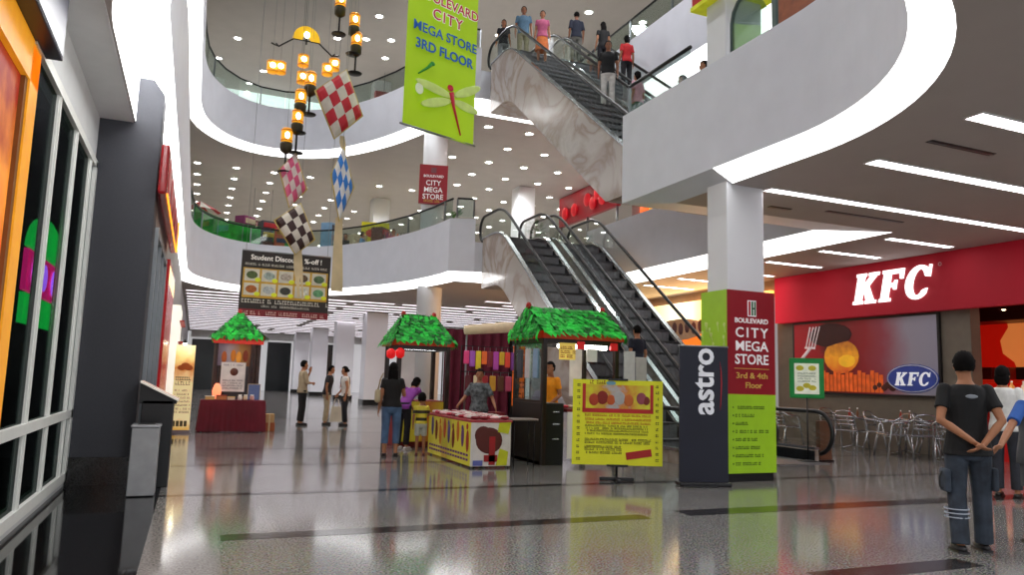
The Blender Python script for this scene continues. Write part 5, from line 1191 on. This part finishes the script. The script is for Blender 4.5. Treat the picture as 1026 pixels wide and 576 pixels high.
# rounded glass screen on the near parapet
gsn = thing('glass_screen', (7.04, 8.16, ZT), 'rounded frameless glass screen on the white balcony right of the column', 'glass screen')
pl = [(.40, 0), (.40, .5), (.36, .66), (.26, .78), (.1, .84), (-.06, .8), (-.2, .66), (-.36, .4), (-.36, 0)]
mb = MB(); mb.prism(pl, -.01, .01, 'x'); mb.build('glass_panel', glass('#dfeee8', .12, 'tinted_glass'), gsn)
mb = MB(); mb.tube([(0, y, z) for y, z in pl[:5]], .03, 8); mb.build('edge_rail', M('#4a5a56', .4, .3), gsn)
mb = MB(); mb.bbox((0, -.5, .4), (.05, .09, .85), .01); mb.build('post', M('#5c6c68', .4, .3), gsn)
# ------------------------------------------------------------------ people
SK = M('#a8704e', .55, var=.06, scale=20); SKD = M('#8f5b3e', .55, var=.06, scale=20); HAIR = M('#0c0908', .85, var=.3, scale=30, spec=.15); EYEM = M('#1a1210', .3); LIP = M('#8a4038', .5)
def rotx(p, a, o): p = Vector(p); o = Vector(o); return Matrix.Rotation(-a, 3, 'X') @ (p-o) + o
def person(label, loc, facing, h=1.68, top=('#222222', .55), bottom=('trousers', '#222233'), shoes='#15110f', hair='short', J=None, lean=0, headturn=0, vox=.013, female=False, skin=SK, hem=.86, group=None, name='person', slim=1.0, fingers_curl=.35, hs=1.0, baggy=0):
    r = thing(name, loc, label, 'person', rz=math.atan2(-facing[0], facing[1]), group=group)
    s = h/1.70
    d = dict(rhip=(.092, 0, .90), lhip=(-.092, 0, .90), rknee=(.10, .015, .49), lknee=(-.10, .015, .49), rank=(.105, -.02, .085), lank=(-.105, -.02, .085),
             rsh=(.172, -.005, 1.385), lsh=(-.172, -.005, 1.385), rel=(.225, -.03, 1.10), lel=(-.225, -.03, 1.10), rwr=(.235, .03, .86), lwr=(-.235, .03, .86))
    if female: d['rsh'] = (.155, -.005, 1.38); d['lsh'] = (-.155, -.005, 1.38); d['rel'] = (.2, -.03, 1.10); d['lel'] = (-.2, -.03, 1.10)
    LO = (0, 0, .95)
    for k in ('rsh', 'lsh', 'rel', 'lel', 'rwr', 'lwr'): d[k] = rotx(d[k], lean, LO)
    if J: d.update(J)
    d = {k: Vector(v)*s for k, v in d.items()}
    S = lambda v: Vector(v)*s
    W = (.93 if female else 1)*slim
    rings = [((0, 0, .80), .10, .085), ((0, 0, .86), .165*W, .115), ((0, -.005, .93), .168*W, .118), ((0, 0, 1.03), (.135 if female else .148)*W, .102), ((0, .005, 1.14), .148*W, .105), ((0, .01, 1.26), .165*W, .115), ((0, .005, 1.34), .168*W, .105), ((0, -.005, 1.40), .135*W, .085), ((0, -.01, 1.435), .075, .068), ((0, -.005, 1.47), .055, .058), ((0, .005, 1.53), .052, .056)]
    def ring(rr, inf=0, zoff=0):
        out = []
        for c, a, b in rr:
            out.append((rotx(c, lean, LO)*s if c[2] > .9 else Vector(c)*s, (a+inf)*s, (b+inf)*s))
        return out
    B = MB(); B.loft(ring(rings))
    def limb(mb, pts, rs):
        mb.tube(pts, rs, 12)
        for p, q in zip(pts, rs): mb.ell(p, (q, q, q), 12, 8)
    def mid(a, b, t): return a.lerp(b, t)
    for q in 'rl':
        hp, kn, an = d[q+'hip'], d[q+'knee'], d[q+'ank']
        limb(B, [hp, mid(hp, kn, .5), kn, mid(kn, an, .3), an], [.088*s*W, .072*s, .052*s, .055*s, .036*s])
        sh, el, wr = d[q+'sh'], d[q+'el'], d[q+'wr']
        limb(B, [sh, mid(sh, el, .5), el, mid(el, wr, .3), wr], [.052*s, .045*s, .036*s, .037*s, .025*s])
        # hand: palm, four fingers and a thumb
        fd = (wr-el).normalized(); 
        if J and q+'hand' in J: fd = Vector(J[q+'hand']).normalized()
        sd = fd.cross(Vector((1 if q == 'r' else -1, 0, 0.15))); sd = sd.normalized() if sd.length > .1 else Vector((0, 1, 0))
        nr = fd.cross(sd).normalized()
        R = Matrix((sd, nr, fd)).transposed()
        B.ell(wr+fd*.045*s, (.040*s, .017*s, .055*s), 10, 8, R)
        inward = nr if (nr.x < 0) == (q == 'r') else -nr
        for k in range(4):
            o = wr+fd*.085*s+sd*(-.03+.02*k)*s; L = (.062, .074, .07, .055)[k]*s; cv = fingers_curl
            p1 = o+(fd*math.cos(cv*.5)+inward*math.sin(cv*.5))*L*.5; p2 = p1+(fd*math.cos(cv*1.5)+inward*math.sin(cv*1.5))*L*.5
            B.tube([o-fd*.02*s, o, p1, p2], [.0095*s, .0095*s, .009*s, .0075*s], 8); B.ell(p2, (.0075*s,)*3, 8, 6)
        to = wr+fd*.03*s+sd*.03*s; B.tube([to, to+(sd*.6+fd*.7+inward*.2)*.035*s, to+(sd*.35+fd*.95+inward*.3)*.065*s], [.012*s, .0105*s, .0085*s], 8)
        # foot
        B.ell(an+Vector((0, .05*s, -.045*s)), (.042*s, .12*s, .035*s), 12, 8)
    hc = rotx((0, .02, 1.60), lean, LO)*s; HR = Matrix.Rotation(headturn, 3, 'Z') @ Matrix.Rotation(-lean*.7, 3, 'X')
    s0 = s; s_b = s; hc = rotx((0, .02, 1.60+.09*(hs-1)), lean, LO)*s; s = s*hs
    def hp_(v): return hc + HR @ (Vector(v)*s)
    B.ell(hp_((0, -.01, .012)), (.074*s, .09*s, .098*s), 16, 12, HR); B.ell(hp_((0, .02, -.05)), (.056*s, .062*s, .062*s), 14, 10, HR)
    B.ell(hp_((0, .082, -.018)), (.013*s, .02*s, .022*s), 8, 6, HR); B.ell(hp_((0, .06, -.098)), (.025*s, .022*s, .018*s), 8, 6, HR)
    for x in (-.075, .075): B.ell(hp_((x, -.005, -.012)), (.012*s, .02*s, .03*s), 8, 6, HR)
    solidify(B, vox*s_b, 'body', skin, r)
    for x in (-.03, .03):
        mb = MB(); mb.ell(hp_((x, .074, .004)), (.0125*s, .008*s, .007*s), 8, 6, HR); mb.build('eye', EYEM, r)
    mb = MB(); mb.ell(hp_((0, .076, -.062)), (.022*s, .008*s, .006*s), 8, 6, HR); mb.build('mouth', LIP, r)
    # hair
    mb = MB(); n, m = 22, 14; vs = []; fs = []
    for i in range(m+1):
        a = PI*i/m
        for j in range(n):
            q = 2*PI*j/n; v = Vector((math.sin(a)*math.cos(q), math.sin(a)*math.sin(q), math.cos(a)))
            k = 1+.035*math.sin(7*q+3*i)+.03*math.sin(11*q-5*i)
            vs.append(hp_((.088*k*v.x, -.016+.104*k*v.y, .02+.112*k*v.z)))
    low = -.62 if hair in ('short', 'bob', 'tied') else -.7
    for i in range(m):
        for j in range(n):
            a = PI*(i+.5)/m; q = 2*PI*(j+.5)/n; y, z = math.sin(a)*math.sin(q), math.cos(a)
            if z < low or (y > .3 and z < .4) or (y > .05 and z < -.1 and hair == 'short'): continue
            fs.append((i*n+j, i*n+(j+1) % n, (i+1)*n+(j+1) % n, (i+1)*n+j))
    mb.add(vs, fs, True)
    if hair == 'long':
        mb.ell(hp_((0, -.075, -.10)), (.095*s, .045*s, .19*s), 14, 10, HR); mb.ell(hp_((0, -.085, -.2)), (.1*s, .035*s, .14*s), 14, 10, HR)
    if hair == 'bob': mb.ell(hp_((0, -.055, -.05)), (.092*s, .06*s, .1*s), 14, 10, HR)
    if hair == 'tied': mb.ell(hp_((0, -.115, .0)), (.04*s, .04*s, .045*s), 10, 8, HR)
    if hair == 'scarf':
        pass
    mb.build('hair', HAIR, r)
    # shirt
    s = s_b
    tc, sl = top[0], top[1]; T_ = MB()
    tr = [x for x in rings if x[0][2] > hem-.01 and x[0][2] < 1.45]
    tr = [((0, 0, hem), .176*W, .126)]+tr[(1 if tr[0][0][2]-hem < .03 else 0):]
    if hem < .84: tr = [((0, 0, hem), .185*W, .135)]+[((0, 0, .86), .18*W, .125)]+[x for x in rings if .9 < x[0][2] < 1.45]
    T_.loft(ring(tr, .016))
    for q in 'rl':
        sh, el, wr = d[q+'sh'], d[q+'el'], d[q+'wr']
        if sl <= 1: e = mid(sh, el, sl); pts = [sh, mid(sh, el, sl*.5), e]; rs = [.060*s, .059*s, .062*s]
        else: e = mid(el, wr, sl-1); pts = [sh, mid(sh, el, .5), el, e]; rs = [.064*s, .058*s, .052*s, .044*s]
        T_.tube(pts, rs, 12)
        for p, q2 in list(zip(pts, rs))[:-1]: T_.ell(p, (q2,)*3, 12, 8)
    solidify(T_, vox*s, 'shirt', tc if not isinstance(tc, str) else M(tc, .8, var=.12, scale=12), r)
    # lower garment
    kind, bc = bottom[0], bottom[1]; frac = bottom[2] if len(bottom) > 2 else None
    T_ = MB(); bm_ = bc if not isinstance(bc, str) else M(bc, .85, var=.2, scale=9)
    T_.loft([(S((0, 0, .78)), .12*s, .1*s), (S((0, 0, .84)), .172*s*W, .125*s), (S((0, -.008, .92)), .178*s*W, .13*s), (S((0, 0, 1.0)), .158*s*W, .115*s)])
    if kind == 'skirt':
        T_ = MB(); zl = frac if frac else .35; T_.loft([(S((0, 0, zl)), .22*s, .19*s), (S((0, 0, (zl+.9)/2)), .2*s, .16*s), (S((0, 0, .86)), .176*s*W, .126*s), (S((0, 0, 1.0)), .15*s*W, .11*s)])
    else:
        f = frac if frac else .97
        for q in 'rl':
            hp, kn, an = d[q+'hip'], d[q+'knee'], d[q+'ank']
            if f > .55: t = (f-.5)/.5; pts = [hp, mid(hp, kn, .5), kn, mid(kn, an, t*.5), mid(kn, an, t)]; rs = [.098*s*W, (.086+baggy)*s, (.072+baggy)*s, (.070+baggy)*s, (.068+baggy*1.2)*s]
            else: pts = [hp, mid(hp, kn, f), mid(hp, kn, f*2)]; rs = [.1*s*W, .092*s, .088*s]
            T_.tube(pts, rs, 12)
            for p, q2 in list(zip(pts, rs))[:-1]: T_.ell(p, (q2,)*3, 12, 8)
    solidify(T_, vox*s, {'trousers': 'trousers', 'shorts': 'shorts', 'skirt': 'skirt'}[kind], bm_, r)
    for q in 'rl':
        an = d[q+'ank']; mb = MB(); mb.ell(an+Vector((0, .05*s, -.048*s)), (.05*s, .135*s, .038*s), 14, 8); mb.box(an+Vector((0, .05*s, -.075*s)), (.085*s, .24*s, .02*s)); mb.build('shoe', M(shoes, .5), r)
    return r
def face(x, y, dx=0, dy=0): return (dx, dy)
AWAY = (.387, .922); TOW = (-.387, -.922); RIGHT = (.922, -.387); LEFT = (-.922, .387)
# man in the foreground, hands clasped behind his back
JEAN = M('#303843', .85, var=.55, scale=6)
m1 = person('man in black tee and faded jeans, back turned, hands clasped behind him', (6.3, 4.58, 0), (.55, .83), 1.7, ('#0c0c0e', .62), ('trousers', JEAN, 1.02), baggy=.004, shoes='#1b1a1d', hair='short', skin=SK, vox=.0085, hem=.82,
    J=dict(rel=(.235, -.12, 1.13), rwr=(.06, -.185, .93), lel=(-.245, -.1, 1.12), lwr=(-.03, -.19, .95), rhand=(-.75, -.15, -.5), lhand=(.8, -.1, -.55), rank=(.12, .06, .085), rknee=(.115, .05, .49), lank=(-.11, -.06, .085)))
mb = MB()
for k in range(3):
    mb.tube([(-.11+.092*math.cos(q), -.0+.092*math.sin(q), .36-.035*k) for q in [2*PI*i/16 for i in range(16)]], .006, 6, True)
mb.build('trouser_stripe', M('#a8b0bc', .7), m1, 'pale stripes on the jeans leg')
mb = MB(); mb.bbox((-.19, .0, .6), (.05, .16, .2), .02); mb.bbox((.2, .03, .62), (.05, .16, .2), .02); mb.build('cargo_pocket', JEAN, m1)
mb = MB(); mb.tube([(-.2, .02, .7), (-.24, .0, .62), (-.24, -.01, .54), (-.2, 0, .52)], .006, 6); mb.build('key_cord', black, m1)
mb = MB(); mb.ell((0, -.135, 1.33), (.05, .006, .018)); mb.build('tee_print', M('#8a9098', .6), m1)
# companion at the right edge reaching for his hand
p2 = person('person in blue sleeves and grey waistcoat at the right picture edge, arm held out', (7.34, 4.62, 0), (.5, .86), 1.56, ('#2a5aa8', .75), ('shorts', '#4a4c50', .42), '#2a201c', 'bob', female=True, vox=.009, hem=.84,
    J=dict(lsh=(-.155, -.005, 1.37), lel=(-.36, -.18, 1.15), lwr=(-.56, -.38, .97), lhand=(-.8, -.45, -.2)))
mb = MB(); mb.loft([(Vector((0, 0, .72)), .205, .15), (Vector((0, 0, .85)), .19, .14), (Vector((0, 0, 1.0)), .165, .125), (Vector((0, .005, 1.14)), .172, .13), (Vector((0, .005, 1.26)), .158, .125)]); mb.build('waistcoat', M('#56585c', .8, var=.15), p2, 'dark grey waistcoat')
person('person in white tee with dark hair behind the man in black by the service counter', (10.1, 6.8, 0), (.9, .4), 1.72, ('#d8d8d4', .6), ('trousers', '#2a2c34'), hair='bob')
# shoppers
w1 = person('woman in black top and cropped jeans with a handbag, back turned', (3.2, 12.85, 0), (.25, .97), 1.58, ('#120e0e', .5), ('trousers', M('#4a6484', .85, var=.25, scale=8), .82), '#1a0f0c', 'long', female=True, vox=.012, hem=.9, J=dict(rel=(.22, .05, 1.12), rwr=(.2, .25, 1.16)), slim=1.08)
mb = MB(); mb.bbox((-.25, .0, 1.02), (.1, .26, .24), .05); mb.build('handbag', M('#b8a888', .6), w1); mb = MB(); mb.tube([(-.25, -.1, 1.12), (-.2, -.05, 1.35), (-.17, 0, 1.41), (-.22, .08, 1.3), (-.25, .1, 1.12)], .012, 6); mb.build('bag_strap', M('#9a8868', .6), w1)
person('small child in yellow and black striped shirt and pale shorts at the snack stall', (3.78, 13.0, 0), (.3, .95), 1.02, (gradient([(0, '#d8c838'), (.28, '#d8c838'), (.3, '#2a2418'), (.42, '#2a2418'), (.44, '#d8c838'), (.6, '#d8c838'), (.62, '#2a2418'), (.74, '#2a2418'), (.76, '#d8c838'), (1, '#d8c838')], 'Z', .48, .88), .7), ('shorts', '#b8bcae', .42), '#6a2a20', 'short', vox=.014, hem=.9, hs=1.45, J=dict(rel=(.21, .08, 1.15), rwr=(.18, .28, 1.15)))
person('shopper in purple top bending over the stall behind the child', (3.72, 14.0, 0), (.75, .65), 1.5, ('#8a3a98', .9), ('trousers', '#16141a'), '#d8d4d0', 'bob', lean=.75, female=True, vox=.014, J=dict(rel=(.2, .45, 1.0), rwr=(.18, .6, .85), lel=(-.2, .45, 1.0), lwr=(-.18, .6, .85)))
FLOR = M('#5f6668', .8, var=.75, scale=16)
person('stall vendor in grey patterned blouse standing behind the snack table', (4.88, 13.05, 0), (-.45, -.89), 1.53, (FLOR, .8), ('trousers', '#22242a'), hair='tied', female=True, vox=.012, slim=1.15, J=dict(rel=(.3, .04, 1.12), rwr=(.38, .22, 1.0), lel=(-.28, .05, 1.12), lwr=(-.36, .25, .96)))
person('man in orange yellow tee standing inside the black kiosk', (6.16, 12.7, 0), (-.8, -.3), 1.7, ('#f0980e', .6), ('trousers', '#2a2a30'), vox=.013, J=dict(lwr=(-.2, .2, .95)))
person('man in beige shirt and black trousers holding a phone to his face', (2.72, 20.8, 0), (.93, .1), 1.7, ('#a8977c', 1.25), ('trousers', '#100e10'), hair='short', vox=.014, J=dict(lel=(-.22, .1, 1.13), lwr=(-.1, .2, 1.42), lhand=(.1, .05, .9), rel=(.22, .06, 1.13), rwr=(.1, .22, 1.12)))
person('man in dark shirt and khaki trousers facing the woman in white top', (3.42, 21.1, 0), (.93, -.2), 1.6, ('#1a1820', .6), ('trousers', '#a89a80'), hair='short', vox=.014, lean=.12)
pw = person('woman in white sleeveless top and black trousers facing left', (3.86, 20.7, 0), (-.95, .1), 1.58, ('#d0ccc8', .3), ('trousers', '#1a1c24'), hair='tied', female=True, vox=.014, lean=.08, J=dict(rel=(.2, .06, 1.1), rwr=(.19, .2, .92)))
sbg = thing('shopping_bag', (3.58, 20.45, .12), 'pale shopping bag held between the man and woman talking', 'bag'); mb = MB(); mb.prism([(-.16, 0), (.16, 0), (.12, .4), (-.12, .4)], -.06, .06, 'y'); mb.build('bag', M('#c8bda8', .6), sbg); mb = MB(); mb.tube([(-.08, 0, .4), (-.04, 0, .6), (.04, 0, .6), (.08, 0, .4)], .01, 6); mb.build('handle', M('#c8bda8', .6), sbg)
person('distant person in dark jacket beside the white columns at the back', (6.75, 36.5, 0), (-.4, -.9), 1.55, ('#16161c', 1.3), ('trousers', '#1a1a20'), vox=.02)
# people on the escalators and upper floors
def onesc(px, py, xc, base, y0):
    d = ray(px, py); t = xc/d.x; p = EYE+d*t; y = p.y
    return Vector((xc, y, base+min(F2F if base > 1 else L2, max(0, math.ceil((y-y0)*SL/(.4*SL))*.4*SL)))), p
def esc_pt(y, xc, base, y0, rise): 
    k = max(0, min(math.floor((y-y0)/.4), int(rise/SL/.4))); z = min(rise, max(0, (k*.4+.392)*SL)) if y > y0 else 0
    return (xc, y0+k*.4+.21 if y > y0 else y, base+z)
esc = [
 ('woman in dark top and grey trousers at the top of the left upper escalator', 8.1, 20.6, TOW, 1.6, ('#1a1820', .5), ('trousers', '#77777a'), 'bob', True),
 ('tall man in blue shirt and khaki trousers at the head of the left upper escalator', 8.45, 19.85, TOW, 1.76, ('#55748c', .6), ('trousers', '#8a8468'), 'short', False),
 ('woman in pink top and orange skirt stepping onto the left upper escalator', 8.4, 18.35, TOW, 1.58, ('#b8587c', .5), ('skirt', '#d07038', .42), 'tied', True),
 ('man in navy shirt and grey trousers near the top of the right upper escalator', 9.9, 19.3, (.1, 1), 1.66, ('#1a2034', .9), ('trousers', '#6a6862'), 'short', False),
 ('woman with long black hair and dark top on the right upper escalator', 10.6, 18.55, (.2, .95), 1.62, ('#0f0e12', .5), ('trousers', '#1a1a22'), 'long', True),
 ('woman in bright red top on the right upper escalator', 10.7, 17.75, (.1, 1), 1.6, ('#c01820', .7), ('trousers', '#1c1a20'), 'bob', True),
 ('man in black tee and white trousers riding down the left upper escalator', 8.95, 15.7, (-.5, -.87), 1.72, ('#0d0d10', .6), ('trousers', '#cfccc6'), 'short', False),
 ('woman in pink top and dark green skirt low on the left upper escalator', 8.8, 14.1, (-.3, .9), 1.5, ('#d8a0b0', .7), ('skirt', '#1d4a30', .3), 'bob', True)]
for lb, x, y, f, h, tp, bt, hr, fe in esc:
    if y > 19.42: q = (x, y, L3)
    else: q = esc_pt(y, x, L2, YE2, F2F)
    person(lb, q, f, h, tp, bt, hair=hr, female=fe, vox=.016, skin=SKD if not fe else SK)
q = esc_pt(13.55, XA, 0, YE, L2)
person('man in navy shirt going up the left lower escalator behind the kiosk', q, (-.2, 1), 1.66, ('#171c2c', .6), ('trousers', '#16161c'), vox=.016)
person('person in dark top behind the white balcony, head just showing left of the column', (7.55, 10.5, L2), LEFT, 1.36, ('#2a2426', .6), ('trousers', '#20202a'), hair='bob', vox=.014)
person('person with brown face beside the upper column behind the white balcony', (7.6, 9.95, L2), LEFT, 1.42, ('#383038', .6), ('trousers', '#20202a'), hair='short', vox=.014)
for k, (px, bk, tp, lb, fc) in enumerate([(346, 30.6, '#1a161a', 'person in black standing at the second floor railing right of the blue pouch tail', TOW), (363, 30.0, '#5a8ab0', 'person in pale blue at the second floor railing left of the yellow board', RIGHT), (394, 29.0, '#b04858', 'person in rose top at the second floor railing right of the yellow board', TOW), (238, 33.5, '#303848', 'person in dark blue behind the green drape on the second floor', RIGHT)]):
    p = onZ(px, 240, 6.9); d = Vector((p.x, p.y, 0)); q = d*(bk/d.length); person(lb, (q.x, q.y, L2), fc, 1.65, (tp, .7), ('trousers', '#22222a'), hair='short', vox=.02)
# ------------------------------------------------------------------ pieces of a part go one level deeper
import re
HOSTS = [(r'(lettering|emblem|emblem_plate|rule|print|small_ring_mark|printed_|drawing|picture|red_border|blue_mark|red_stamp|food_photo|photo_plate|price_star|gold_panel|red_strip|swoosh|food_picture|thumbnail_row|oval_ring|red_patch|glow_letter|trim_text|poster_shape|sign_letter)', ['fascia', 'red_panel', 'sheet', 'board', 'cloth', 'picture', 'skirt_panel', 'panel', 'menu_card', 'sign_band', 'counter_base']),
         (r'(drawer_handle)', ['cabinet']), (r'(counter_front|counter_top)', ['counter', 'counter_base']), (r'(flame|band)$', ['amber_glass']), (r'(foot)$', ['stem']),
         (r'(cap|lid)$', ['bottle', 'jar', 'carton']), (r'(tape)$', ['carton']), (r'(paper_tag)', ['packet']), (r'(opening)$', ['body']), (r'(tee_print)', ['shirt']), (r'(trouser_stripe|cargo_pocket|key_cord)', ['trousers']), (r'(bag_strap)', ['handbag']), (r'(eye|mouth|hair)$', ['body']), (r'(bulb)$', ['shade', 'clip_lamp', 'lamp_holder']), (r'(garment)$', ['frame'])]
for root in [o for o in C.objects if o.parent is None and o.type == 'EMPTY']:
    kids = list(root.children)
    for o in kids:
        n = o.name.split('.')[0]
        for pat, hosts in HOSTS:
            if not re.match(pat, n): continue
            c = [k for h in hosts for k in kids if k.name.split('.')[0] == h and k is not o and k.location.length < 1e-6 and k.rotation_euler.x == 0 and k.parent is root]
            if c and not o.children:
                if n == 'print' and root.name.startswith('column_sign'): c = [k for k in kids if k.name.startswith('green_panel')] or c
                if n == 'grass_print': break
                o.parent = c[0]
            break
# ------------------------------------------------------------------ world and view
w = bpy.data.worlds.new('world'); bpy.context.scene.world = w; w.use_nodes = True
w.node_tree.nodes['Background'].inputs['Color'].default_value = (.88, .93, 1, 1); w.node_tree.nodes['Background'].inputs['Strength'].default_value = 1.0
sc_ = bpy.context.scene
sc_.view_settings.view_transform = 'Standard'; sc_.view_settings.look = 'None'; sc_.view_settings.exposure = 0.38
sc_.cycles.use_denoising = True; sc_.cycles.max_bounces = 8; sc_.cycles.transparent_max_bounces = 24; sc_.cycles.sample_clamp_indirect = 6
